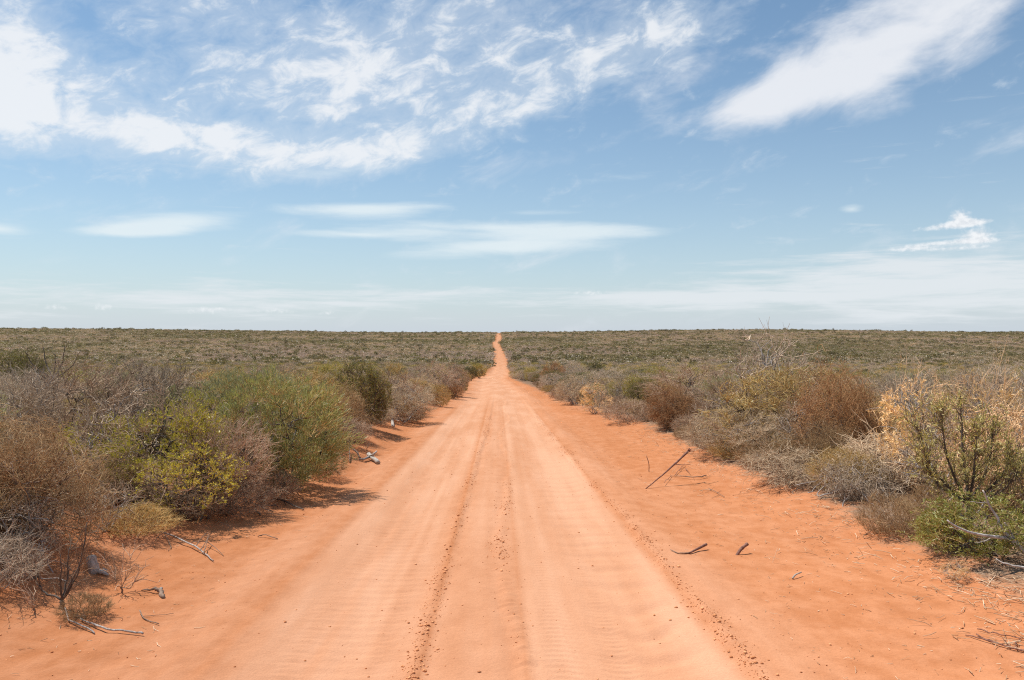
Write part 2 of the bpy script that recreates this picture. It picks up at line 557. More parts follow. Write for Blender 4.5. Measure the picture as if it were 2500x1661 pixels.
def wood_material(name, c1, c2, scale=30.0):
    m, N = mat_new(name)
    tc = N.n('ShaderNodeTexCoord').outputs['Object']
    n1 = N.noise(N.vm('MULTIPLY', tc, (1.0, 1.0, .35)), scale, 5, .65)
    n2 = N.noise(tc, scale * 3.2, 3, .6)
    col = N.mix(N.step(N.m('MULTIPLY_ADD', n2, .4, N.m('MULTIPLY', n1, .7)), .40, .72), c1, c2)
    b = N.n('ShaderNodeBsdfPrincipled')
    N.put(b.inputs['Base Color'], col)
    b.inputs['Roughness'].default_value = .85
    bump = N.n('ShaderNodeBump')
    bump.inputs['Strength'].default_value = .6
    bump.inputs['Distance'].default_value = .004
    N.put(bump.inputs['Height'], n1)
    N.put(b.inputs['Normal'], bump.outputs[0])
    N.put(N.n('ShaderNodeOutputMaterial').inputs[0], b.outputs[0])
    return m


SAND = sand_material()
PM = plant_material
M = dict(
    bark=wood_material('bark', (.050, .036, .028), (.15, .115, .09)),
    greywood=wood_material('weathered_grey_wood', (.14, .115, .10), (.46, .41, .37)),
    palewood=wood_material('pale_dead_wood', (.22, .185, .155), (.54, .48, .42)),
    barewood=wood_material('silver_grey_branch', (.28, .24, .21), (.60, .54, .49)),
    redwood=wood_material('red_brown_stick', (.12, .048, .03), (.32, .15, .10)),
    brownwood=wood_material('brown_wood', (.10, .062, .04), (.30, .20, .14)),
    t_grey=PM('grey_twigs', [(0.130, 0.105, 0.087), (0.220, 0.185, 0.156), (0.330, 0.290, 0.248), (0.170, 0.130, 0.106)], False),
    t_mauve=PM('mauve_brown_twigs', [(0.122, 0.086, 0.066), (0.214, 0.162, 0.130), (0.306, 0.254, 0.210), (0.153, 0.103, 0.075)], False),
    t_pink=PM('pinkish_twigs', [(0.198, 0.141, 0.103), (0.297, 0.240, 0.185), (0.396, 0.348, 0.275), (0.234, 0.169, 0.125)], False),
    t_brown=PM('brown_wiry_twigs', [(0.110, 0.073, 0.041), (0.175, 0.121, 0.071), (0.267, 0.209, 0.138), (0.138, 0.088, 0.049)], False),
    t_red=PM('red_brown_twigs', [(0.118, 0.067, 0.038), (0.185, 0.106, 0.058), (0.267, 0.173, 0.101), (0.143, 0.079, 0.042)], False),
    t_tan=PM('tan_twigs', [(0.257, 0.173, 0.101), (0.380, 0.273, 0.172), (0.494, 0.382, 0.264), (0.304, 0.209, 0.132)], False),
    t_dark=PM('dark_twigs', [(.06, .045, .036), (.11, .085, .07), (.17, .135, .11)], False),
    t_olive=PM('olive_brown_twigs', [(.17, .125, .055), (.27, .20, .09), (.38, .30, .16), (.21, .145, .065)], False),
    l_needle=PM('grey_green_needles', [(0.109, 0.135, 0.061), (0.168, 0.189, 0.093), (0.242, 0.264, 0.165), (0.134, 0.149, 0.061), (0.210, 0.204, 0.087)]),
    l_needle2=PM('silver_green_needles', [(0.129, 0.144, 0.083), (0.198, 0.208, 0.138), (0.277, 0.283, 0.209), (0.158, 0.164, 0.094)]),
    l_yellow=PM('yellow_green_leaves', [(0.179, 0.170, 0.024), (0.260, 0.249, 0.041), (0.375, 0.359, 0.097), (0.220, 0.202, 0.029), (0.293, 0.249, 0.037)]),
    l_olive=PM('olive_leaves', [(.085, .088, .022), (.135, .13, .033), (.20, .185, .06), (.11, .10, .026)]),
    l_olived=PM('dusty_olive_leaves', [(.14, .12, .045), (.21, .18, .07), (.29, .25, .12), (.17, .14, .05)]),
    l_green=PM('fresh_green_leaves', [(0.057, 0.080, 0.014), (0.098, 0.120, 0.024), (0.172, 0.184, 0.060), (0.115, 0.122, 0.024), (0.161, 0.138, 0.030)]),
    l_acacia=PM('pale_green_leaves', [(0.198, 0.194, 0.067), (0.307, 0.281, 0.109), (0.439, 0.387, 0.194), (0.252, 0.222, 0.079)]),
    l_straw=PM('straw_leaves', [(0.381, 0.242, 0.126), (0.493, 0.341, 0.189), (0.582, 0.440, 0.273), (0.314, 0.187, 0.089)]),
    l_rust=PM('rusty_dry_leaves', [(0.216, 0.095, 0.046), (0.313, 0.145, 0.075), (0.411, 0.224, 0.120), (0.184, 0.079, 0.039)]),
    l_grey=PM('grey_green_heath_leaves', [(.125, .12, .058), (.19, .18, .10), (.26, .24, .15), (.155, .145, .075)]),
    l_heath=PM('dull_heath_leaves', [(.15, .12, .07), (.22, .18, .11), (.29, .25, .165), (.18, .145, .085)]),
    l_dark=PM('dark_green_leaves', [(.055, .068, .02), (.085, .098, .03), (.13, .14, .05)]),
    l_lime=PM('yellowish_heath_leaves', [(.14, .14, .035), (.21, .20, .05), (.28, .26, .085)]),
    l_dryred=PM('brown_heath_leaves', [(.19, .12, .075), (.26, .17, .115), (.33, .23, .16)]),
    f_grey=PM('far_grey_leaves', [(0.150, 0.129, 0.108), (0.219, 0.187, 0.158), (0.300, 0.262, 0.235)]),
    f_pink=PM('far_pinkish_leaves', [(0.177, 0.135, 0.134), (0.249, 0.196, 0.198), (0.332, 0.271, 0.275)]),
    f_tan=PM('far_tan_leaves', [(0.193, 0.149, 0.114), (0.264, 0.206, 0.165), (0.345, 0.278, 0.239)]),
    f_olive=PM('far_olive_leaves', [(0.113, 0.095, 0.059), (0.161, 0.135, 0.087), (0.214, 0.180, 0.125)]),
    f_green=PM('far_green_leaves', [(0.091, 0.085, 0.045), (0.129, 0.119, 0.063), (0.178, 0.160, 0.094)]),
    f_dark=PM('far_dark_leaves', [(0.081, 0.070, 0.045), (0.117, 0.101, 0.066), (0.161, 0.136, 0.097)]),
    litter=PM('litter_twigs', [(.12, .085, .06), (.26, .20, .15), (.42, .35, .28), (.18, .11, .07), (.34, .24, .16)], False, .1),
    clod=PM('sand_clods', [(0.217, 0.093, 0.048), (0.319, 0.152, 0.080), (0.420, 0.224, 0.128), (0.275, 0.115, 0.058)], False, .05),
)

# ------------------------------------------------------------------ ground and track (one surface, two sheets)
vv = np.arange(1760.0, 872.0, -1.25)
rows = EYE * F / (vv - 840.0)
rows = np.concatenate([np.linspace(-60, rows[0], 60, endpoint=False), rows,
                       np.geomspace(rows[-1] * 1.01, 1300, 210), np.geomspace(1330, 4800, 24)])


def worn_map(lx, y):
    lx = np.asarray(lx)
    b1 = sstep(-2.15, -1.75, lx) * (1 - sstep(-.62, -.42, lx))
    b2 = .62 * sstep(-.5, -.4, lx) * (1 - sstep(.25, .4, lx))
    b3 = sstep(.2, .42, lx) * (1 - sstep(1.72, 1.95, lx))
    b0 = .30 * sstep(-3.0, -2.4, lx) * (1 - sstep(-2.2, -1.9, lx))
    b4 = .36 * sstep(1.7, 1.95, lx) * (1 - sstep(1.9, 3.3, lx))
    streak = 1 + .5 * vnoise(lx * 5.0, y * .05, 90) + .3 * vnoise(lx * 14.0, y * .08, 91)
    w = np.clip(np.maximum.reduce([b1 * .95, b2, b3, b0, b4]) * streak, 0, 1)
    wide = np.exp(-(lx / 2.3) ** 4) * .85
    return w * (1 - sstep(30, 55, y)) + sstep(30, 55, y) * np.maximum(wide * (1 - .35 * sstep(150, 300, y)), .3 * w)


def litter_map(x, y):
    lx = x - centre(y)
    return np.maximum(sstep(-.5, 1.3, tab(EDGE_L, y) - lx), sstep(-.95, .7, lx - tab(EDGE_R, y)))


def grid_faces(nr, nc):
    i = np.arange(nr - 1)[:, None] * nc + np.arange(nc - 1)[None]
    return np.stack([i, i + 1, i + nc + 1, i + nc], -1).reshape(-1, 4)


TL, TR = -2.95, 2.75           # the worn track


def build_ground():
    s = np.linspace(-1, 1, 231)
    s = np.sign(s) * (0.30 * np.abs(s) + 0.70 * np.abs(s) ** 3.2)
    halfw = 16 + np.maximum(rows, 0) * 1.05
    X = s[None, :] * halfw[:, None] + centre(rows)[:, None]
    Y = np.broadcast_to(rows[:, None], X.shape)
    Z = height(X, Y)
    lx = X - centre(Y)
    inside = sstep(TL - .05, TL + .35, lx) * (1 - sstep(TR - .35, TR + .05, lx))
    nar = 1 - sstep(200, 420, Y) * .35
    Z = Z - inside * (0.012 + np.maximum(Y - 8, 0) * .0009)
    V = np.stack([X, Y, Z], -1).reshape(-1, 3)
    me = fast_mesh('ground', V, [grid_faces(*X.shape)], [SAND], smooth=True,
                   attrs={'worn': worn_map(lx, Y).ravel(), 'litter': litter_map(X, Y).ravel()})
    o = bpy.data.objects.new('ground', me)
    o['kind'] = 'structure'
    o['label'] = 'orange sand ground of the scrub plain and the road verges'
    C.objects.link(o)
    # track
    r2 = rows[(rows > -25) & (rows < 1150)]
    lx = np.linspace(TL, TR, 150)
    Y = np.broadcast_to(r2[:, None], (len(r2), len(lx)))
    LX = np.broadcast_to(lx[None], Y.shape)
    X = LX + centre(Y)
    edge = 1 - sstep(TL, TL + .35, LX) * (1 - sstep(TR - .35, TR, LX))
    Z = height(X, Y) - edge * (0.012 + np.maximum(Y - 8, 0) * .0006)
    V = np.stack([X, Y, Z], -1).reshape(-1, 3)
    me = fast_mesh('sand_road', V, [grid_faces(*Y.shape)], [SAND], smooth=True,
                   attrs={'worn': worn_map(LX, Y).ravel(), 'litter': np.zeros(LX.size)})
    o = bpy.data.objects.new('sand_road', me)
    o['kind'] = 'structure'
    o['label'] = 'pale orange sand track with wheel ruts running straight to the horizon'
    C.objects.link(o)


build_ground()


# ------------------------------------------------------------------ shrubs
def nearest_start(E_, P, lower=.35):
    """for each end point the point of P to grow from: close, and preferably below"""
    out = np.empty(len(E_), int)
    for a in range(0, len(E_), 800):
        e = E_[a:a + 800]
        d = e[:, None] - P[None]
        cost = np.einsum('ijk,ijk->ij', d, d) + lower * np.clip(.05 - d[..., 2], 0, None) + .02 * np.linalg.norm(P, axis=1)[None] * 0
        out[a:a + 800] = cost.argmin(1)
    return out


def crown(rng, n, a, b, h, zc=.55, rmin=.3, lobes=7, lump=.34, holes=5, hole_r=.3, low=.04):
    """points through an uneven crown volume, denser towards the outside"""
    lob = norm(rng.normal(size=(lobes, 3)) + np.array([0, 0, .25]))
    amp = rng.uniform(-lump * .8, lump, lobes)
    lob2 = norm(rng.normal(size=(26, 3)))
    amp2 = rng.uniform(-.30, .34, 26) * min(1.0, lump * 2.6)
    hs = norm(rng.normal(size=(holes, 3))) * rng.uniform(.5, 1, (holes, 1))
    out = []
    tot = 0
    while tot < n:
        u = norm(rng.normal(size=(n, 3)))
        f = 1 + (amp[None] * np.exp(5 * (u @ lob.T - 1))).sum(1) + (amp2[None] * np.exp(26 * (u @ lob2.T - 1))).sum(1)
        f = f * np.where(rng.random(n) < .07, rng.uniform(1.0, 1.28, n), 1.0)
        r = (rmin ** 3 + (1 - rmin ** 3) * rng.random(n)) ** (1 / 3)
        p = u * (r * f)[:, None]
        keep = np.ones(n, bool)
        for q in hs:
            keep &= (np.linalg.norm(p - q, axis=1) > hole_r) | (rng.random(n) < .15)
        q = p * np.array([a, b, h * (1 - zc)]) + np.array([0, 0, h * zc])
        below = p[:, 2] < 0
        q[below, 2] = h * zc + p[below, 2] * h * zc
        keep &= q[:, 2] > low
        out.append(q[keep])
        tot += keep.sum()
    return np.concatenate(out)[:n]


def curve(Sx, Ex, K, rng, sag=.12, wob=.06, out=0.0):
    t = np.linspace(0, 1, K)[None, :, None]
    L = np.linalg.norm(Ex - Sx, axis=1)[:, None, None]
    P = Sx[:, None] * (1 - t) + Ex[:, None] * t
    bump = np.sin(t * math.pi)
    P = P + bump * L * (np.array([0, 0, 1.0]) * sag + out * norm(Sx * np.array([1, 1, 0]))[:, None])
    w = rng.normal(size=(len(Sx), K, 3)) * wob * L
    w[:, 0] = 0
    return P + w


def shoots(P, rng, n, lo, hi, up=.3, spread=.8, radial=.3):
    """n short side shoots on every polyline"""
    N_, K = P.shape[:2]
    idx = np.repeat(np.arange(N_), n)
    t = rng.uniform(.25, 1.0, len(idx)) * (K - 1)
    i = np.minimum(t.astype(int), K - 2)
    f = (t - i)[:, None]
    st = P[idx, i] * (1 - f) + P[idx, i + 1] * f
    d = norm(P[idx, i + 1] - P[idx, i])
    rad = norm(st * np.array([1, 1, .6]) - np.array([0, 0, .35]))
    d = norm(d * .8 + rng.normal(size=d.shape) * spread * .6 + np.array([0, 0, up]) + rad * radial)
    L = rng.uniform(lo, hi, len(idx))[:, None]
    mid = st + d * L * .5 + rng.normal(size=d.shape) * L * .07
    return np.stack([st, mid, st + d * L], 1)


def along(P, rng, n, t0=.2):
    N_, K = P.shape[:2]
    idx = np.repeat(np.arange(N_), n)
    t = rng.uniform(t0, 1.0, len(idx)) * (K - 1)
    i = np.minimum(t.astype(int), K - 2)
    f = (t - i)[:, None]
    return P[idx, i] * (1 - f) + P[idx, i + 1] * f, norm(P[idx, i + 1] - P[idx, i])


def make_shrub(kind, seed):
    """returns {part: (verts, faces)} for a plant about 1.8 m wide and 1.6 m high"""
    rng = np.random.default_rng(seed)
    p = dict(a=.9, b=.9, h=1.6, zc=.5, stems=9, branches=90, twigs=900, ns=3, slo=.06, shi=.16, up=.3, spread=.9, radial=.35,
             stem_r=.022, tw_r=.0042, sh_r=.0024, wob=.07, sag=.06, base=.16, leaf=None, rmin=.35, holes=6, hole_r=.3, lump=.34, low=.05, twK=4)
    p.update(KINDS[kind])
    a, b, h = p['a'], p['b'], p['h']
    cr = dict(zc=p['zc'], lump=p['lump'], holes=p['holes'], hole_r=p['hole_r'], low=p['low'])
    st_rng = np.random.default_rng(seed + 999)
    # stems
    nS = p['stems']
    sb = np.concatenate([rng.normal(size=(nS, 2)) * p['base'] * .6, np.full((nS, 1), -.04)], 1)
    se = crown(rng, nS, a * .72, b * .72, h * .8, p['zc'] + .1, .6, holes=0, lump=.1, low=h * .3)
    Ps = curve(sb, se, 7, rng, sag=-.02, wob=.035, out=.10)
    Rs = np.linspace(1, .32, 7)[None] * (p['stem_r'] * rng.uniform(.55, 1.25, nS))[:, None]
    # branches
    nB = p['branches']
    state = rng.bit_generator.state
    be = crown(rng, nB, a * .9, b * .9, h * .93, rmin=.45, **cr)
    sp = Ps[:, 2:].reshape(-1, 3)
    si = nearest_start(be, sp)
    Pb = curve(sp[si], be, 5, rng, sag=p['sag'], wob=p['wob'])
    Rb = np.linspace(1, .4, 5)[None] * (p['stem_r'] * .36 * rng.uniform(.7, 1.3, nB))[:, None]
    # twigs: same crown (same lobes) but out to the surface
    nT = p['twigs']
    rng2 = np.random.default_rng(seed + 5)
    te = crown(rng2, nT, a, b, h, rmin=p['rmin'], **cr)
    bp = np.concatenate([Pb[:, 1:].reshape(-1, 3), Ps[:, 3:].reshape(-1, 3)])
    ti = nearest_start(te, bp, .5)
    K = p['twK']
    Pt = curve(bp[ti], te, K, rng, sag=p['sag'], wob=p['wob'] * 1.2)
    Rt = np.linspace(1, .5, K)[None] * (p['tw_r'] * rng.uniform(.6, 1.4, nT))[:, None]
    chunks_st = [tubes(Ps, Rs, 6)]
    chunks_st.append(tubes(Pb, Rb, 4))
    chunks_tw = [tubes(Pt, Rt, 3)]
    Ph = None
    if p['ns']:
        Ph = shoots(Pt, rng, p['ns'], p['slo'], p['shi'], p['up'], p['spread'], p['radial'])
        Rh = np.linspace(1, .45, 3)[None] * (p['sh_r'] * rng.uniform(.6, 1.4, len(Ph)))[:, None]
        chunks_tw.append(tubes(Ph, Rh, 3))
    if p.get('curl'):          # long wiry arcs wound through the crown
        n, K = p['curl'], 7
        c0 = crown(np.random.default_rng(seed + 5), n, a * .97, b * .97, h * .97, rmin=.3, **cr)
        tang = norm(np.cross(norm(c0 - np.array([0, 0, h * .45])), norm(rng.normal(size=(n, 3)))) * .6 + rng.normal(size=(n, 3)) * .55)
        nrm = -norm(c0 - np.array([0, 0, h * .4]))
        L = rng.uniform(.2, .62, n)[:, None, None]
        t = np.linspace(-.5, .5, K)[None, :, None]
        Pc = c0[:, None] + tang[:, None] * t * L + nrm[:, None] * (t ** 2) * L * rng.uniform(.5, 1.5, (n, 1, 1)) + rng.normal(size=(n, K, 3)) * .012
        Pc[..., 2] = np.maximum(Pc[..., 2], .03)
        chunks_tw.append(tubes(Pc, np.full((n, K), 1.0) * (.0023 * rng.uniform(.6, 1.5, n))[:, None], 3))
    parts = {'stems': merge(chunks_st), 'twigs': merge(chunks_tw)}
    lf = p['leaf']
    if lf:
        ch = []
        srcs = [(Ph, lf['n'])] if Ph is not None else []
        srcs.append((Pt, lf.get('nt', 3)))
        for P_, n in srcs:
            if n < 1:
                sel = rng.random(len(P_)) < n
                P_, n = P_[sel], 1
            n = int(n)
            q, d = along(P_, rng, n, lf.get('t0', .2))
            if lf.get('clump'):      # leaves only on part of the crown
                cl = crown(rng, lf['clump'], a, b, h, rmin=.7, **cr)
                dd = np.min(np.linalg.norm(q[:, None] - cl[None], axis=2), axis=1)
                k = dd < lf.get('clump_r', .3) * rng.uniform(.6, 1.2, len(q))
                q, d = q[k], d[k]
            rad = norm(q - np.array([0, 0, h * .35]))
            d = norm(d * lf.get('follow', .6) + rng.normal(size=d.shape) * lf.get('rand', .5) + np.array([0, 0, lf.get('up', .4)]) + rad * lf.get('out', .25))
            L = rng.uniform(*lf['L'], len(q))
            ch.append(leaves(q, d, L, L * lf['w'] * rng.uniform(.8, 1.25, len(q)), rng))
        parts['leaves'] = merge(ch)
    return parts


KINDS = {
    'twiggy': dict(twigs=1000, ns=5, slo=.08, shi=.24, up=.30, spread=.8, tw_r=.0046, sh_r=.0028, lump=.4, branches=110),
    'fuzzy': dict(twigs=1100, ns=5, slo=.06, shi=.18, up=.15, spread=1.1, tw_r=.004, sh_r=.0026, sag=-.03, leaf=dict(n=.8, nt=1, L=(.014, .03), w=.4)),
    'tangle': dict(h=1.4, twigs=1200, ns=4, slo=.08, shi=.28, up=-.05, spread=1.3, radial=.3, curl=1500, tw_r=.003, sh_r=.002, sag=.10, wob=.14, low=.03, zc=.40, lump=.95, holes=14, hole_r=.32, leaf=dict(n=.4, nt=0.4, L=(.012, .03), w=.35)),
    'needle': dict(twigs=1000, ns=4, slo=.07, shi=.17, up=.75, spread=.6, tw_r=.0038, sh_r=.002, lump=.5, holes=14, hole_r=.30, zc=.45, low=.03,
                   leaf=dict(n=5, nt=2, L=(.05, .10), w=.11, up=.55, follow=.8, rand=.5, out=.4)),
    'dense': dict(twigs=1000, ns=4, slo=.05, shi=.13, up=.35, zc=.55, low=.18, leaf=dict(n=4, nt=2, L=(.02, .042), w=.38, up=.3, rand=.8)),
    'leafy': dict(twigs=560, ns=4, slo=.06, shi=.15, up=.55, lump=.5, holes=10, hole_r=.34, low=.10, zc=.55, leaf=dict(n=4, nt=2, L=(.035, .065), w=.34, up=.6, rand=.6, clump=46, clump_r=.30)),
    'sparse': dict(twigs=900, ns=4, slo=.06, shi=.17, up=.2, lump=.45, holes=8, leaf=dict(n=1.0, nt=1, L=(.022, .045), w=.3, up=.3, rand=.8)),
    'broad': dict(h=1.2, twigs=560, ns=3, slo=.06, shi=.15, up=.35, low=.16, lump=.55, holes=14, hole_r=.34, leaf=dict(n=4, nt=2, L=(.05, .09), w=.21, up=.35, rand=.7, follow=.5)),
    'straw': dict(twigs=420, ns=3, slo=.08, shi=.2, up=.1, lump=.5, holes=9, leaf=dict(n=6, nt=3, L=(.06, .12), w=.18, up=-.25, rand=.6, clump=13, clump_r=.32)),
    'dead': dict(stems=6, branches=40, twigs=150, ns=3, slo=.1, shi=.30, up=.45, spread=.8, stem_r=.032, tw_r=.009, sh_r=.005, holes=3, wob=.1, base=.06, low=.4, rmin=.5),
    'tuft': dict(h=1.1, stems=16, branches=150, twigs=900, ns=4, slo=.08, shi=.22, up=.45, spread=.7, stem_r=.007, tw_r=.0044, sh_r=.003, base=.35, zc=.4, low=.03, holes=4, leaf=dict(n=.7, nt=1, L=(.02, .04), w=.3)),
    'brush': dict(h=.9, stems=22, branches=170, twigs=500, ns=3, slo=.12, shi=.38, up=-.05, spread=1.3, radial=.1, stem_r=.015, tw_r=.0062, sh_r=.0038, base=1.0, zc=.35, low=.02, wob=.12, holes=4, curl=400),
}
SEEDS = dict(twiggy=3, fuzzy=3, tangle=2, needle=2, dense=3, leafy=2, sparse=3, broad=1, straw=2, dead=3, tuft=2, brush=2)
PART_NAME = {'stems': 'stems', 'twigs': 'twigs', 'leaves': 'leaves'}
LIB = {}
for kd, ns_ in SEEDS.items():
    for k_ in range(ns_):
        parts = make_shrub(kd, 100 * (sorted(SEEDS).index(kd) + 1) + k_ * 7)
        LIB[kd, k_] = (parts, {pn: fast_mesh(f'{kd}_{pn}', v, f, [M['bark']]) for pn, (v, f) in parts.items()})

# colour schemes: structure kind, stems, twigs, leaves
LOOK = {
    'grey': ('twiggy', 'greywood', 't_grey', None, 'leafless_shrub'),
    'mauve': ('twiggy', 'bark', 't_mauve', None, 'leafless_shrub'),
    'pinkgrey': ('fuzzy', 'greywood', 't_pink', 'l_heath', 'dry_shrub'),
    'brownfuzz': ('fuzzy', 'bark', 't_mauve', 'l_dryred', 'dry_shrub'),
    'tangle': ('tangle', 'brownwood', 't_brown', 'l_rust', 'wiry_shrub'),
    'redtangle': ('tangle', 'bark', 't_red', 'l_rust', 'wiry_shrub'),
    'needle': ('needle', 'bark', 't_olive', 'l_needle', 'needle_shrub'),
    'silver': ('needle', 'bark', 't_olive', 'l_needle2', 'needle_shrub'),
    'yellow': ('leafy', 'bark', 't_mauve', 'l_yellow', 'yellow_leaf_shrub'),
    'olive': ('dense', 'bark', 't_dark', 'l_olive', 'olive_shrub'),
    'darkgreen': ('dense', 'bark', 't_dark', 'l_dark', 'green_shrub'),
    'lime': ('dense', 'bark', 't_olive', 'l_lime', 'green_shrub'),
    'dusty': ('sparse', 'bark', 't_olive', 'l_olived', 'olive_shrub'),
    'heath': ('sparse', 'greywood', 't_grey', 'l_grey', 'heath_shrub'),
    'rust': ('fuzzy', 'bark', 't_red', 'l_rust', 'dry_shrub'),
    'green': ('broad', 'bark', 't_olive', 'l_green', 'broad_leaf_shrub'),
    'straw': ('straw', 'greywood', 't_tan', 'l_straw', 'dead_leaf_shrub'),
    'dead': ('dead', 'greywood', 't_grey', None, 'dead_shrub'),
    'tuft': ('tuft', 'brownwood', 't_olive', 'l_olived', 'low_shrub'),
    'browntuft': ('tuft', 'brownwood', 't_brown', 'l_dryred', 'low_shrub'),
    'mauvetuft': ('tuft', 'bark', 't_mauve', 'l_dryred', 'low_shrub'),
    'brush': ('brush', 'greywood', 't_tan', None, 'brush_heap'),
    'greybrush': ('brush', 'greywood', 't_grey', None, 'brush_heap'),
    'brownbrush': ('brush', 'brownwood', 't_pink', None, 'brush_heap'),
}
rs = random.Random(4)
PLACED = []


def empty(name, loc, rz=0.0, sc=(1, 1, 1)):
    o = bpy.data.objects.new(name, None)
    o.location, o.rotation_euler, o.scale = loc, (0, 0, rz), sc
    o.empty_display_size = .2
    C.objects.link(o)
    return o


def tag(o, label, cat, group=None):
    o['label'], o['category'] = label, cat
    if group:
        o['group'] = group
    return o


def put_shrub(look, loc, w, h, label, group=None, cat='shrub', variant=None, rz=None):
    kd, sm, tm, lm, nm = LOOK[look]
    k = rs.randrange(SEEDS[kd]) if variant is None else variant % SEEDS[kd]
    meshes = LIB[kd, k][1]
    h0 = KINDS[kd].get('h', 1.6)
    root = empty(nm, loc, rs.uniform(0, 6.28) if rz is None else rz, (w / 1.8 * (q := rs.uniform(.86, 1.2)), w / 1.8 / q, h / h0))
    root.rotation_euler[0], root.rotation_euler[1] = rs.uniform(-.09, .09), rs.uniform(-.09, .09)
    tag(root, label, cat, group)
    for pn, mm in (('stems', sm), ('twigs', tm), ('leaves', lm)):
        if pn in meshes and mm:
            o = bpy.data.objects.new(PART_NAME[pn], meshes[pn])
            C.objects.link(o)
            o.parent = root
            o.material_slots[0].link = 'OBJECT'
            o.material_slots[0].material = M[mm]
    PLACED.append((loc[0], loc[1], w * .5))
    return root


def shrub_at(look, u, base, wpx, vtop, label, group=None, cat='shrub', **kw):
    """base: frame row of the foot (over 400) or distance in metres; vtop: frame row of the top"""
    if base > 400:
        p = at(u, base)
    else:
        p = at_depth(u, base)
    d = p.y
    vb = 784 + (EYE - p.z) / d * F - 15.6
    h = (vb - vtop) * d / F
    return put_shrub(look, p, wpx * d / F, max(h, .15), label, group, cat, **kw)


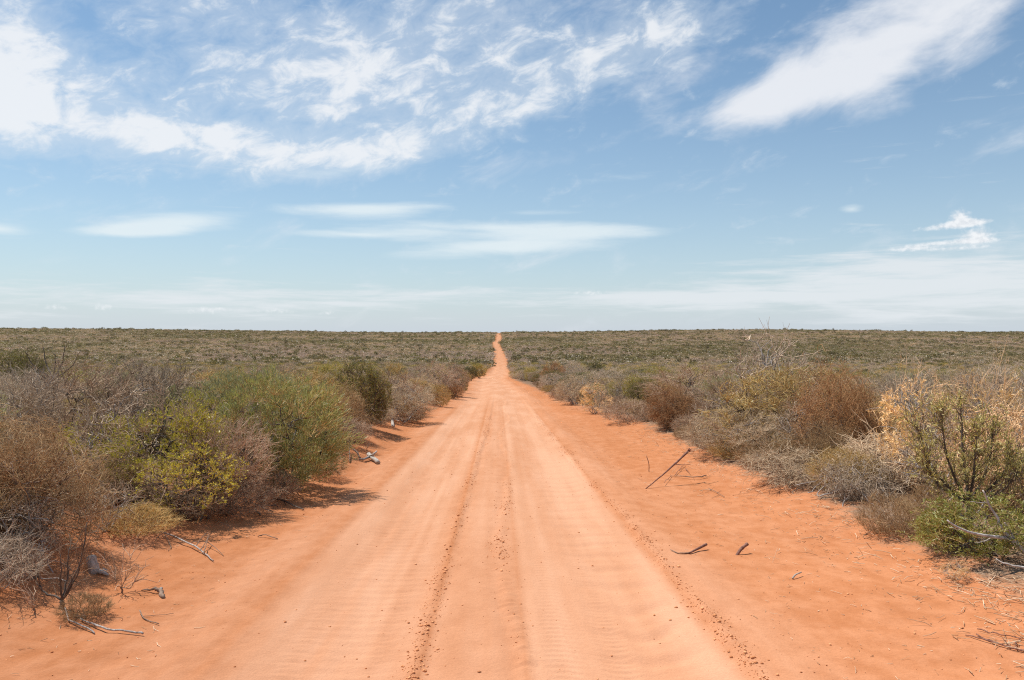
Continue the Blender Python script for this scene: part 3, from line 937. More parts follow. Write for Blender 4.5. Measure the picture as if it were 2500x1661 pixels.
G_L, G_R = 'shrubs along the left verge', 'shrubs along the right verge'
LEFT = [
    ('tangle', 40, 1258, 350, 970, 'large rusty brown wiry shrub at the left edge of the picture, above the bare sapling'),
    ('redtangle', -60, 8.6, 260, 1040, 'brown wiry shrub cut off by the left picture edge, before the big rusty one'),
    ('greybrush', -20, 1352, 230, 1235, 'tangle of bare grey branches at the left edge, behind the bare sapling', 'brush heap'),
    ('tangle', 235, 10.8, 200, 1060, 'dark brown wiry shrub between the large rusty shrub and the yellow-green one'),
    ('brownfuzz', 320, 10.9, 170, 1110, 'brown fuzzy shrub behind the low olive-brown tuft'),
    ('yellow', 440, 10.9, 230, 1020, 'low yellow-green leafy shrub nearest the road, in front of the main yellow-green one'),
    ('mauvetuft', 520, 1186, 170, 1090, 'purplish brown low shrub at the sand edge right of the low yellow-green shrub'),
    ('mauvetuft', 620, 1150, 150, 1080, 'dark twiggy undergrowth shrub below the big needle shrub'),
    ('browntuft', 740, 1098, 110, 1030, 'brown low shrub at the right foot of the big needle shrub'),
    ('dead', 75, 1335, 150, 1190, 'low spray of bare grey dead twigs right behind the bare sapling', 'dead shrub'),
    ('dead', 20, 1300, 220, 1120, 'bare grey dead twigs at the left picture edge above the grey branch tangle', 'dead shrub'),
    ('dead', 250, 1225, 150, 1110, 'small bare grey dead shrub left of the low olive-brown tuft', 'dead shrub'),
    ('tuft', 318, 1232, 180, 1158, 'low olive-brown bushy tuft at the sand edge below the yellow-green shrub'),
    ('yellow', 400, 11.4, 260, 930, 'yellow-green leafy shrub in front of the tall grey-green needle shrub'),
    ('yellow', 235, 12.2, 150, 950, 'smaller yellow-green sprig cluster left of the main yellow-green shrub'),
    ('yellow', 470, 14.2, 150, 895, 'yellow-tipped leafy shrub standing against the left needle shrub, highest of the yellow ones'),
    ('mauve', 520, 11.9, 210, 970, 'purplish brown twiggy shrub between the yellow-green and the big needle shrub'),
    ('brownfuzz', 440, 1198, 170, 1120, 'reddish brown low shrub at the foot of the yellow-green shrub'),
    ('needle', 650, 13.6, 310, 870, 'big rounded grey-green needle-leaved shrub overhanging the left road edge'),
    ('silver', 455, 16.5, 260, 885, 'silvery green needle shrub behind the yellow-green one'),
    ('silver', 580, 16.0, 200, 868, 'pale topped needle shrub just behind the big rounded one'),
    ('dead', 250, 11.8, 200, 900, 'thin bare grey dead shrub in front of the broad leafless one on the left', 'dead shrub'),
    ('dead', 60, 9.6, 190, 1020, 'bare grey dead branches sticking out of the large rusty shrub', 'dead shrub'),
    ('dead', 560, 13.0, 150, 925, 'thin dead shrub in front of the silvery needle shrub', 'dead shrub'),
    ('mauve', 180, 15.5, 240, 845, 'broad leafless grey-brown shrub in the left thicket, under the dead branching tree'),
    ('grey', 335, 16.5, 260, 833, 'upright grey twiggy shrub left of the silvery needle shrub, tallest of the grey ones'),
    ('grey', 40, 14.0, 200, 865, 'pale grey leafless shrub at the left picture edge, above the rusty shrub'),
    ('dusty', 700, 18.0, 200, 862, 'tan-olive dry shrub behind the big needle shrub'),
    ('brownfuzz', 620, 22.0, 170, 850, 'pinkish brown dry shrub behind the pale topped needle shrub'),
    ('dusty', 500, 25.0, 170, 848, 'olive-yellow shrub on the left behind the grey twiggy shrub'),
    ('olive', 830, 24.0, 150, 830, 'tall dark olive shrub with a black trunk on the left verge'),
    ('olive', 850, 24.8, 80, 870, 'dark olive shrub pressed against the right side of the tall dark one'),
    ('tangle', 775, 21.0, 120, 905, 'straw-brown drooping wiry shrub left of the tall dark olive shrub'),
    ('mauve', 800, 19.5, 110, 965, 'dark brown twiggy shrub at the foot of the tall dark olive shrub'),
    ('pinkgrey', 925, 29.5, 160, 880, 'pinkish grey twiggy shrub right of the tall dark olive shrub'),
    ('pinkgrey', 870, 27.0, 80, 935, 'low pale pinkish shrub at the trunk foot right of the tall dark olive shrub'),
    ('browntuft', 950, 972, 78, 928, 'low brown bushy tuft at the road edge below the pinkish grey shrub'),
    ('tuft', 1012, 936, 46, 884, 'small olive-yellow bush at the road edge right of the pinkish grey shrub'),
    ('pinkgrey', 975, 40.0, 70, 890, 'pinkish dry shrub behind the low brown tuft'),
    ('mauve', 1000, 49.0, 95, 838, 'dark purplish twiggy shrub, left one of the pair at the road bend'),
    ('mauve', 1045, 53.0, 64, 842, 'dark purplish twiggy shrub, right one of the pair at the road bend'),
    ('rust', 1046, 49.0, 46, 880, 'dark reddish brown shrub at the foot of the purplish pair'),
    ('lime', 1070, 60.0, 22, 866, 'narrow light green shrub at the road edge right of the purplish pair'),
    ('dusty', 905, 44.0, 90, 834, 'olive hump-shaped shrub behind the pinkish grey shrub'),
    ('lime', 755, 40.0, 90, 832, 'bright olive shrub behind and left of the tall dark olive shrub'),
    ('olive', 40, 34.0, 110, 808, 'dark green shrub beyond the thicket at the left picture edge'),
    ('olive', 85, 33.0, 60, 826, 'smaller dark green shrub right of the one at the left picture edge'),
    ('lime', 1105, 122.0, 36, 838, 'rounded light green shrub on the left verge before the far road narrows'),
    ('darkgreen', 1085, 105.0, 34, 845, 'dark green shrub on the left verge before the rounded light green one'),
    ('dusty', 1075, 92.0, 26, 858, 'brownish olive shrub on the left verge at the road bend'),
]
RIGHT = [
    ('green', 2275, 8.4, 290, 1165, 'bright green broad-leaved shrub in the lower right corner'),
    ('green', 2175, 8.9, 120, 1200, 'sparser green sprig shrub left of the bright green one'),
    ('straw', 2200, 1338, 70, 1300, 'bleached dead leaf clump on the sand under the bright green shrub', 'dead plant'),
    ('browntuft', 2050, 1232, 150, 1140, 'low brown dry shrub at the sand edge left of the bright green shrub'),
    ('browntuft', 2150, 10.0, 150, 1120, 'orange-brown dry shrub behind the bright green shrub'),
    ('browntuft', 2340, 9.8, 190, 1090, 'orange-brown dry shrub at the right picture edge behind the bright green shrub'),
    ('straw', 2140, 12.0, 210, 880, 'dead shrub hung with straw-coloured leaves behind the open small tree, left one'),
    ('straw', 2270, 11.6, 190, 868, 'dead shrub hung with straw-coloured leaves behind the open small tree, right one'),
    ('brush', 2330, 10.4, 300, 925, 'heap of pale tan dead branches at the right picture edge', 'brush heap'),
    ('brownbrush', 2060, 12.6, 280, 1000, 'heap of brown dead branches left of the open small tree', 'brush heap'),
    ('greybrush', 1980, 1140, 240, 1060, 'low heap of grey dead twigs at the sand edge on the right', 'brush heap'),
    ('brownbrush', 1850, 1110, 260, 1040, 'flat spread of pinkish brown dead twigs at the right sand edge', 'brush heap'),
    ('redtangle', 1965, 14.6, 200, 880, 'tall reddish brown wiry shrub right of the broad olive-brown one'),
    ('tangle', 1930, 13.8, 130, 1000, 'brown wiry shrub at the foot of the tall reddish brown one'),
    ('pinkgrey', 1770, 16.2, 190, 950, 'grey-brown fuzzy shrub in front of the broad olive-brown one'),
    ('tangle', 1850, 15.2, 170, 1000, 'wiry brown shrub behind the flat spread of dead twigs'),
    ('browntuft', 1760, 1072, 150, 1020, 'low brown tuft at the sand edge right of the rounded grey-brown shrub'),
    ('dusty', 2010, 15.5, 150, 930, 'dusty olive shrub between the reddish wiry shrub and the straw-leaved dead ones'),
    ('dusty', 1790, 17.4, 330, 850, 'broad olive-brown shrub below the bare grey dead shrub'),
    ('sparse_b', 1900, 16.6, 240, 850, 'olive-yellow topped shrub between the broad olive-brown and the reddish one'),
    ('pinkgrey', 1690, 1052, 230, 940, 'rounded grey-brown shrub at the right sand edge beside the long red stick'),
    ('dead', 1800, 18.6, 210, 768, 'bare grey dead shrub standing above the right thicket', 'dead shrub'),
    ('dead', 1870, 15.4, 150, 895, 'thin grey dead shrub poking out of the reddish wiry shrub', 'dead shrub'),
    ('dead', 1640, 21.0, 120, 900, 'grey dead shrub among the rounded grey-brown shrub and the rusty one', 'dead shrub'),
    ('dead', 2170, 11.0, 170, 960, 'bare grey dead branches rising from the brown brush heap', 'dead shrub'),
    ('dead', 1720, 22.0, 110, 800, 'thin bare dead shrub left of the larger bare grey one', 'dead shrub'),
    ('redtangle', 1552, 990, 130, 900, 'rusty wiry rounded shrub at the right sand edge'),
    ('mauve', 1615, 28.0, 210, 852, 'dark purplish brown twiggy shrub behind the rusty rounded one'),
    ('brownfuzz', 1680, 25.0, 150, 870, 'brown shrub right of the dark purplish brown one'),
    ('lime', 1483, 940, 110, 864, 'olive green rounded shrub between the straw clumps and the purplish brown shrub'),
    ('straw', 1372, 954, 84, 886, 'straw-coloured dead leafy clump at the right road edge, nearer one'),
    ('straw', 1438, 43.0, 52, 876, 'straw-coloured dead leafy clump beside the olive green rounded shrub'),
    ('mauvetuft', 1452, 972, 130, 922, 'low purplish brown shrub in front of the olive green rounded shrub'),
    ('pinkgrey', 1325, 932, 104, 860, 'grey-brown rounded shrub left of the nearer straw clump'),
    ('mauvetuft', 1290, 922, 50, 893, 'low dark brown shrub left of the grey-brown rounded one'),
    ('grey', 1405, 54.0, 110, 853, 'broad grey leafless shrub behind the straw clumps'),
    ('grey', 1350, 62.0, 80, 850, 'grey leafless shrub behind the grey-brown rounded one'),
    ('rust', 1276, 74.0, 62, 838, 'rust-red rounded shrub on the right verge before the road dips'),
    ('rust', 1250, 78.0, 40, 862, 'smaller rust-red shrub left of the larger rust-red one'),
    ('straw', 1212, 104.0, 40, 852, 'small straw-coloured clump on the right verge near the road dip'),
    ('grey', 1196, 118.0, 36, 848, 'small grey shrub on the right verge near the road dip'),
    ('darkgreen', 1372, 88.0, 46, 833, 'dark green rounded shrub behind the rust-red one'),
    ('grey', 1318, 92.0, 48, 836, 'grey shrub left of the dark green rounded one'),
    ('lime', 1520, 66.0, 76, 846, 'yellow-green spreading shrub behind the olive green rounded one'),
    ('lime', 1590, 60.0, 70, 842, 'yellow-green shrub behind the dark purplish brown one'),
    ('grey', 2300, 20.0, 220, 860, 'grey leafless shrub behind the straw-leaved dead shrubs at the right'),
    ('grey', 2040, 21.0, 190, 872, 'grey leafless shrub behind the tall reddish brown one'),
    ('dead', 2090, 17.0, 110, 850, 'thin bare dead shrub behind the left straw-leaved one', 'dead shrub'),
    ('heath', 2180, 25.0, 170, 858, 'grey-green shrub in the right thicket behind the straw-leaved dead shrubs'),
]
LOOK['sparse_b'] = ('sparse', 'bark', 't_brown', 'l_olived', 'olive_shrub')


# ---- the scrub behind the front rows: single shrubs
def scatter(n, ymin, ymax, gap, seed, both=True, xmax_k=.70, inset=.6, grow=0.0):
    """spaced random spots off the road"""
    rng = np.random.default_rng(seed)
    cells = {}
    pts = []
    tries = 0
    while len(pts) < n and tries < n * 40:
        tries += 1
        y = ymin + (ymax - ymin) * rng.random() ** .75
        xm = y * xmax_k + 3
        x = rng.uniform(-xm, xm)
        lx = x - float(centre(y))
        if tab(EDGE_L, y) - inset < lx < tab(EDGE_R, y) + inset:
            continue
        g = gap + grow * y
        c = (int(x // g), int(y // g))
        if any((x - q[0]) ** 2 + (y - q[1]) ** 2 < g * g for dx in (-1, 0, 1) for dy in (-1, 0, 1) for q in cells.get((c[0] + dx, c[1] + dy), ())):
            continue
        cells.setdefault(c, []).append((x, y))
        pts.append((x, y))
    return pts


def build_front():
    for side, rowset in ((G_L, LEFT), (G_R, RIGHT)):
        for e in rowset:
            cat = e[6] if len(e) > 6 else 'shrub'
            shrub_at(*e[:5], e[5], side if cat == 'shrub' else None, cat)


build_front()


def build_edge_tufts():
    rr = random.Random(33)
    words_ = {'browntuft': 'brown', 'mauvetuft': 'purplish brown', 'tuft': 'olive-brown', 'pinkgrey': 'pale grey-brown'}
    for side, tabl, sg in (('left', EDGE_L, -1), ('right', EDGE_R, 1)):
        y = 13.0 if sg < 0 else 12.5
        while y < 75:
            lk = rr.choice(['browntuft', 'mauvetuft', 'mauvetuft', 'tuft', 'pinkgrey'])
            x = float(tab(tabl, y) + centre(y)) + sg * rr.uniform(.25, .8)
            w = rr.uniform(.55, 1.15)
            put_shrub(lk, (x, y, hz(x, y) - .02), w, w * rr.uniform(.42, .65), f'small {words_[lk]} tuft at the {side} sand edge among the verge shrubs',
                      f'small {words_[lk]} tufts at the {side} sand edge')
            y += rr.uniform(.6, 1.5) * (1 + y * .025)


build_edge_tufts()

BACK_LOOKS = [('grey', 5), ('mauve', 2), ('heath', 6), ('dusty', 5), ('pinkgrey', 2), ('lime', 3), ('olive', 3), ('brownfuzz', 2), ('silver', 2), ('rust', 1), ('darkgreen', 1)]
BACK_TEXT = {
    'grey': 'grey leafless shrub', 'mauve': 'purplish brown leafless shrub', 'heath': 'grey-green thin-leaved shrub', 'dusty': 'dusty olive shrub',
    'pinkgrey': 'pinkish grey dry shrub', 'lime': 'yellowish green shrub', 'olive': 'dark olive shrub', 'brownfuzz': 'brown dry shrub',
    'silver': 'silvery needle shrub', 'rust': 'rust-brown dry shrub', 'darkgreen': 'dark green shrub'}
bag = [l for l, n in BACK_LOOKS for _ in range(n)]


def build_back():
    rr = random.Random(11)
    pts = scatter(900, 11, 95, 1.75, 3, inset=1.1, grow=.004)
    # keep clear of the front rows, nearest first
    ok = []
    for x, y in pts:
        if all((x - a) ** 2 + (y - b) ** 2 > (max(w, .5) * .62 + .3) ** 2 for a, b, w in PLACED):
            ok.append((x, y))
    ok.sort(key=lambda p: p[1])
    single, rest = ok[:170], ok[170:]
    for x, y in single:
        lk = rr.choice(bag)
        side = 'left' if x < 0 else 'right'
        w = rr.uniform(1.7, 2.6)
        put_shrub(lk, (x, y, hz(x, y) - .02), w, rr.uniform(1.15, 1.62),
                  f'{BACK_TEXT[lk]} in the thicket {side} of the road, behind the verge shrubs', f'{BACK_TEXT[lk]}s in the thicket {side} of the road')
    return rest


REST = build_back()


# ---- the far heath: one mass of instances
def joined(kind, var, mats, name):
    parts = LIB[kind, var][0]
    V, Fc, mi, n, ml = [], [], [], 0, []
    for pn, mm in zip(('stems', 'twigs', 'leaves'), mats):
        if pn in parts and mm:
            v, fs = parts[pn]
            V.append(v)
            for f in fs:
                Fc.append(f + n)
                mi.append(len(ml))
            n += len(v)
            ml.append(M[mm])
    return fast_mesh(name, np.concatenate(V), Fc, ml, mi)


def far_clump(mat, seed, n=130, size=(.16, .34)):
    rng = np.random.default_rng(seed)
    lob = norm(rng.normal(size=(6, 3)) + [0, 0, .4])
    amp = rng.uniform(-.3, .35, 6)
    u = norm(rng.normal(size=(n, 3)))
    u[:, 2] = np.abs(u[:, 2]) * 1.0 - .12
    f = 1 + (amp[None] * np.exp(4 * (norm(u) @ lob.T - 1))).sum(1)
    r = rng.uniform(.55, 1.0, n) * f
    P = u * r[:, None] * np.array([.9, .9, 1.25])
    P[:, 2] = np.maximum(P[:, 2], .06)
    D = norm(u * .7 + rng.normal(size=(n, 3)) * .7 + [0, 0, .25])
    L = rng.uniform(*size, n)
    v, fs = leaves(P - D * L[:, None] * .5, D, L, L * rng.uniform(.45, .75, n), rng, .1)
    return fast_mesh('heath_clump', v, fs, [mat])


def instance_mass(name, label, pts, scl, rot, idx, protos):
    col = bpy.data.collections.new(name + '_sources')      # not linked to the scene
    for i, me in enumerate(protos):
        col.objects.link(bpy.data.objects.new(f'{name}_source_{i:02d}', me))
    me = bpy.data.meshes.new(name)
    me.vertices.add(len(pts))
    me.vertices.foreach_set('co', np.ascontiguousarray(pts, np.float32).ravel())
    me.attributes.new('scl', 'FLOAT_VECTOR', 'POINT').data.foreach_set('vector', np.ascontiguousarray(scl, np.float32).ravel())
    me.attributes.new('rot', 'FLOAT', 'POINT').data.foreach_set('value', np.ascontiguousarray(rot, np.float32))
    me.attributes.new('pick', 'INT', 'POINT').data.foreach_set('value', np.ascontiguousarray(idx, np.int32))
    o = bpy.data.objects.new(name, me)
    o['kind'] = 'stuff'
    o['label'] = label
    C.objects.link(o)
    g = bpy.data.node_groups.new(name + '_nodes', 'GeometryNodeTree')
    g.interface.new_socket('Geometry', in_out='INPUT', socket_type='NodeSocketGeometry')
    g.interface.new_socket('Geometry', in_out='OUTPUT', socket_type='NodeSocketGeometry')
    nd, lk = g.nodes, g.links
    gi, go = nd.new('NodeGroupInput'), nd.new('NodeGroupOutput')
    ci = nd.new('GeometryNodeCollectionInfo')
    ci.inputs['Collection'].default_value = col
    ci.inputs['Separate Children'].default_value = True
    ci.inputs['Reset Children'].default_value = True
    ip = nd.new('GeometryNodeInstanceOnPoints')
    ip.inputs['Pick Instance'].default_value = True

    def attr(nm, typ):
        a = nd.new('GeometryNodeInputNamedAttribute')
        a.data_type = typ
        a.inputs['Name'].default_value = nm
        return a.outputs['Attribute']
    cx = nd.new('ShaderNodeCombineXYZ')
    lk.new(attr('rot', 'FLOAT'), cx.inputs[2])
    lk.new(gi.outputs[0], ip.inputs['Points'])
    lk.new(ci.outputs[0], ip.inputs['Instance'])
    lk.new(attr('pick', 'INT'), ip.inputs['Instance Index'])
    lk.new(cx.outputs[0], ip.inputs['Rotation'])
    lk.new(attr('scl', 'FLOAT_VECTOR'), ip.inputs['Scale'])
    lk.new(ip.outputs[0], go.inputs[0])
    md = o.modifiers.new('scatter', 'NODES')
    md.node_group = g
    return o


def build_heath():
    rng = np.random.default_rng(77)
    # near thicket, full shrubs
    pr = []
    for i, lk in enumerate(['grey', 'heath', 'lime', 'dusty', 'heath', 'pinkgrey', 'lime', 'grey', 'darkgreen', 'heath', 'dusty', 'olive']):
        kd, sm, tm, lm, nm = LOOK[lk]
        pr.append(joined(kd, i % SEEDS[kd], (sm, tm, lm), 'thicket_shrub'))
    p = list(REST)
    extra = scatter(5200, 80, 215, 1.35, 9, inset=.5, xmax_k=.72, grow=.0022)
    p += [q for q in extra if q[1] > 88 or rng.random() < .4]
    p = np.array(p)
    z = height(p[:, 0], p[:, 1]) - .03
    n = len(p)
    w = rng.uniform(.75, 1.45, n)
    patch = np.floor((fbm(p[:, 0] / 22, p[:, 1] / 22, 12, 2) + .5) * 4).astype(int)
    idx = (patch * 3 + rng.integers(0, 7, n)) % len(pr)
    instance_mass('scrub_thicket', 'dense mixed grey and olive scrub filling the slope beyond the roadside shrubs',
                  np.stack([p[:, 0], p[:, 1], z], 1), np.stack([w, w, rng.uniform(.55, .95, n)], 1), rng.uniform(0, 6.28, n), idx, pr)
    # far plain
    cols = ['f_grey', 'f_tan', 'f_grey', 'f_olive', 'f_pink', 'f_olive', 'f_pink', 'f_green', 'f_dark', 'f_green']
    far = [far_clump(M[c], 40 + i) for i, c in enumerate(cols)]
    P, Sx, Ix = [], [], []
    bands = [(205, 330, 1.9), (330, 480, 2.2), (480, 680, 2.6), (680, 900, 3.0), (900, 1130, 3.4)]
    for y0, y1, g in bands:
        ny = int((y1 - y0) / g) + 1
        xm = y1 * .74
        nx = int(2 * xm / g) + 1
        X, Y = np.meshgrid(np.linspace(-xm, xm, nx), np.linspace(y0, y1, ny, endpoint=False))
        X = X + rng.uniform(-.5, .5, X.shape) * g * 1.1
        Y = Y + rng.uniform(-.5, .5, X.shape) * g * 1.1
        X, Y = X.ravel(), Y.ravel()
        k = np.abs(X) < Y * .74
        X, Y = X[k], Y[k]
        lx = X - centre(Y)
        rag = .5 + 1.0 * (vnoise(Y / 9, Y * 0, 31) + .5)
        k = ~((lx > tab(EDGE_L, Y) - rag * .6) & (lx < tab(EDGE_R, Y) + rag * .5))
        X, Y = X[k], Y[k]
        P.append(np.stack([X, Y, height(X, Y) - .05], 1))
        n = len(X)
        s = g * .56 * np.clip(np.exp(rng.normal(size=n) * .38), .45, 2.2)
        big = rng.random(n) < .03 + .05 * (vnoise(X / 30, Y / 45, 23) > .12)
        s = s * np.where(big, 1.7, 1)
        hgt = rng.uniform(.35, .95, n) * np.where(big, rng.uniform(1.6, 2.6, n), 1) * (1 + .7 * sstep(860, 960, Y) * rng.random(n))
        Sx.append(np.stack([s, s, hgt], 1))
        pt = fbm(X / 40, Y / 60, 14, 3) * .7 + fbm(X / 130, Y / 160, 15, 2) * .8
        base = np.where(pt < -.26, 6, np.where(pt < -.08, 1, np.where(pt < .08, 0, np.where(pt < .24, 3, 7))))
        r = rng.random(n)
        ch = np.where(r < .62, base, rng.integers(0, 8, n))
        ch = np.where((r > .93) | big, rng.integers(8, 10, n), ch)
        k = (rng.random(n) < .80 + .9 * vnoise(X / 11, Y / 15, 19)) | big
        P[-1], Sx[-1], ch = P[-1][k], Sx[-1][k], ch[k]
        Ix.append(ch)
    P, Sx, Ix = np.concatenate(P), np.concatenate(Sx), np.concatenate(Ix)
    instance_mass('heath_scrub', 'grey-olive heath covering the far plain up to the horizon', P, Sx, rng.uniform(0, 6.28, len(P)), Ix, far)
    print('heath', n, len(P))


build_heath()


# ------------------------------------------------------------------ things on the sand
def single(name, V, Fc, mat, label, cat, group=None, smooth=True, origin=None):
    if origin is not None:
        V = V - np.array(origin)
    o = bpy.data.objects.new(name, fast_mesh(name, V, Fc, [M[mat]], smooth=smooth))
    if origin is not None:
        o.location = origin
    C.objects.link(o)
    return tag(o, label, cat, group)


def child(name, V, Fc, mat, parent, origin, smooth=True):
    o = bpy.data.objects.new(name, fast_mesh(name, V - np.array(origin), Fc, [M[mat]], smooth=smooth))
    C.objects.link(o)
    o.parent = parent
    return o


def spline(pts, n, wob=0.0, rng=None):
    """smooth polyline through points"""
    pts = np.array(pts, float)
    t = np.linspace(0, len(pts) - 1, n)
    i = np.clip(t.astype(int), 0, len(pts) - 2)
    f = (t - i)[:, None]
    p0, p1 = pts[np.maximum(i - 1, 0)], pts[i]
    p2, p3 = pts[i + 1], pts[np.minimum(i + 2, len(pts) - 1)]
    q = .5 * ((2 * p1) + (p2 - p0) * f + (2 * p0 - 5 * p1 + 4 * p2 - p3) * f ** 2 + (-p0 + 3 * p1 - 3 * p2 + p3) * f ** 3)
    if wob and rng is not None:
        q[1:-1] += rng.normal(size=(n - 2, 3)) * wob
    return q


def limb(pts, r0, r1, n=9, sides=7, wob=.0, rng=None, knots=0.0):
    q = spline(pts, n, wob, rng)
    R = np.linspace(r0, r1, n)
    if knots and rng is not None:
        R = R * (1 + rng.uniform(-knots, knots, n))
    return tubes(q[None], R[None], sides, cap=True)


def px(u, v, up=0.0, depth=None):
    """ground point under (u, v), or a point at that frame position at a given distance"""
    if depth is None:
        p = at(u, v)
        return (p.x, p.y, p.z + up)
    d = ray(u, v)
    t = depth / d.y
    return (d.x * t, depth, EYE + d.z * t)


def lift(p, dz):
    return (p[0], p[1], p[2] + dz)


def build_sticks():
    rng = np.random.default_rng(8)
    # long red stick standing out of the sand, flared at its top end
    a = px(1488, 1127, .0)
    dpt = a[1]
    top = px(1583, 1043, depth=dpt + .55)
    mid = [tuple(np.array(a) * (1 - t) + np.array(top) * t + np.array([0, 0, -.02 * math.sin(t * 3.1)])) for t in (.0, .35, .7, 1.0)]
    root = empty('fallen_branch', a)
    tag(root, 'long reddish stick leaning out of the sand with a splayed end', 'stick')
    child('branch_shaft', *limb(mid, .009, .022, 12, 7, .002, rng, .12), 'redwood', root, a)
    ch = []
    for k in range(5):
        e = np.array(top) + np.array([rng.uniform(-.01, .13), rng.uniform(-.05, .08), rng.uniform(.0, .08)])
        ch.append(limb([mid[2], top, e], .012, .010, 7, 6, .003, rng, .2))
    child('splayed_end', *merge(ch), 'redwood', root, a)
    b = mid[2]
    child('side_twig', *limb([b, lift(px(1576, 1072, depth=dpt + .3), .0), px(1592, 1070, depth=dpt + .35)], .008, .003, 7, 5), 'redwood', root, a)
    # small upright twig left of it
    g = px(1496, 1088)
    single('upright_twig', *limb([lift(g, -.02), px(1495, 1068, depth=g[1]), px(1490, 1052, depth=g[1] + .02)], .008, .006, 8, 6, .002, rng, .15), 'redwood',
           'short red-brown twig standing upright left of the long reddish stick', 'stick', origin=g)
    # flat forked branch right of it
    o = px(1560, 1104)
    root = empty('forked_branch', o)
    tag(root, 'thin forked brown branch lying right of the long reddish stick', 'branch')
    child('branch_shaft', *limb([lift(px(1545, 1100), .02), lift(px(1580, 1104), .05), lift(px(1605, 1106), .05), lift(px(1628, 1102), .05)], .006, .011, 12, 6, .004, rng, .2), 'brownwood', root, o)
    for pts in ([(1548, 1100), (1538, 1110), (1530, 1120)], [(1555, 1099), (1566, 1088), (1580, 1083)], [(1566, 1088), (1572, 1080), (1577, 1074)], [(1580, 1083), (1587, 1092), (1590, 1097)]):
        child('side_twig', *limb([lift(px(u, v), .02 + .03 * (i > 0)) for i, (u, v) in enumerate(pts)], .006, .0035, 8, 5, .006, rng, .2), 'redwood', root, o)
    # thin dark twig with barbs, further right
    o = px(1650, 1140)
    root = empty('thin_twig', o)
    tag(root, 'straight thin dark twig with side barbs right of the forked branch', 'twig')
    child('twig_shaft', *limb([lift(px(1632, 1128), .02), lift(px(1650, 1138), .03), lift(px(1670, 1149), .02)], .005, .004, 8, 5, .002, rng), 'brownwood', root, o)
    for pts in ([(1640, 1132), (1625, 1138)], [(1652, 1139), (1662, 1133)], [(1658, 1143), (1640, 1150)]):
        child('side_twig', *limb([lift(px(u, v), .012) for u, v in pts], .0035, .002, 4, 5), 'brownwood', root, o)
    # two broken pieces nearer
    o = px(1590, 1276)
    root = empty('broken_stick', o)
    tag(root, 'brown broken stick bent in the middle, lying at the right crumbled wheel track', 'stick')
    m = lift(px(1588, 1278), .012)
    child('thick_end', *limb([m, lift(px(1606, 1272), .028), lift(px(1628, 1266), .055)], .010, .017, 8, 7, .001, rng, .12), 'redwood', root, o)
    child('thin_end', *limb([lift(px(1545, 1271), .015), lift(px(1563, 1277), .01), m], .004, .009, 9, 6, .002, rng, .15), 'brownwood', root, o)
    o = px(1695, 1280)
    single('wood_stub', *limb([lift(o, -.02), px(1708, 1266, depth=o[1] + .05), px(1722, 1254, depth=o[1] + .11)], .017, .021, 8, 8, .001, rng, .12), 'redwood',
           'short thick red-brown stub poking out of the sand right of the broken stick', 'stick', origin=o)
    # pale curved stick
    o = px(1826, 1336)
    single('curved_stick', *limb([lift(o, .01), px(1834, 1325, depth=o[1] + .03), px(1847, 1319, depth=o[1] + .08)], .010, .006, 9, 6, .001, rng), 'palewood',
           'small pale curved stick on the right sand, below the wood stub', 'stick', origin=o)
    # dark root twig at the lower right edge
    o = px(2300, 1490)
    root = empty('root_twig', o)
    tag(root, 'dark branching root lying on the sand in the lower right corner', 'branch')
    child('root_shaft', *limb([lift(px(2225, 1468), .01), lift(px(2262, 1480), .02), lift(px(2300, 1490), .02), lift(px(2345, 1503), .02), lift(px(2400, 1512), .02)], .004, .010, 16, 6, .004, rng, .2), 'redwood', root, o)
    for pts in ([(2250, 1467), (2280, 1482), (2300, 1490)], [(2325, 1497), (2318, 1482), (2310, 1475)], [(2345, 1503), (2340, 1488), (2352, 1478)], [(2252, 1455), (2310, 1470), (2370, 1478)]):
        child('side_root', *limb([lift(px(u, v), .015) for u, v in pts], .005, .003, 9, 5, .004, rng, .2), 'redwood', root, o)
    # left: grey L-shaped stump
    o = px(216, 1320)
    root = empty('wood_stump', o)
    tag(root, 'grey weathered hollow stump standing in the sand right of the bare sapling', 'stump')
    q = spline([lift(o, -.06), lift(o, .06), px(212, 1296, depth=o[1]), px(211, 1280, depth=o[1] + .02)], 11)
    R = np.array([.052, .054, .054, .055, .054, .052, .052, .051, .05, .046, .03])
    child('stump_body', *tubes(q[None], R[None], 12, cap=True), 'palewood', root, o)
    child('stump_foot', *limb([lift(px(214, 1320), .02), lift(px(230, 1326), .03), lift(px(250, 1329), .015)], .042, .012, 9, 8, .004, rng, .15), 'palewood', root, o)
    child('bark_flake', *limb([lift(px(236, 1324), .05), lift(px(247, 1325), .04)], .016, .012, 4, 6, .002, rng, .2), 'greywood', root, o)
    # dark chunk of wood
    o = px(360, 1374)
    root = empty('wood_chunk', o)
    tag(root, 'dark gnarled chunk of wood on the left sand, right of the stump', 'wood')
    child('chunk_body', *limb([lift(px(345, 1366), .02), lift(px(358, 1368), .035), lift(px(370, 1372), .03), lift(px(377, 1381), .005)], .014, .02, 10, 7, .006, rng, .4), 'brownwood', root, o)
    child('chunk_knot', *limb([lift(px(366, 1370), .02), lift(px(373, 1366), .04)], .022, .012, 5, 7, .004, rng, .3), 'greywood', root, o)
    child('chunk_tail', *limb([lift(px(345, 1366), .02), lift(px(336, 1364), .02), lift(px(326, 1364), .008)], .009, .004, 5, 6, .002, rng, .2), 'brownwood', root, o)
    # sticks lying below the sapling
    o = px(250, 1462)
    root = empty('fallen_stick', o)
    tag(root, 'two-pronged pale brown stick lying below the bare sapling', 'stick')
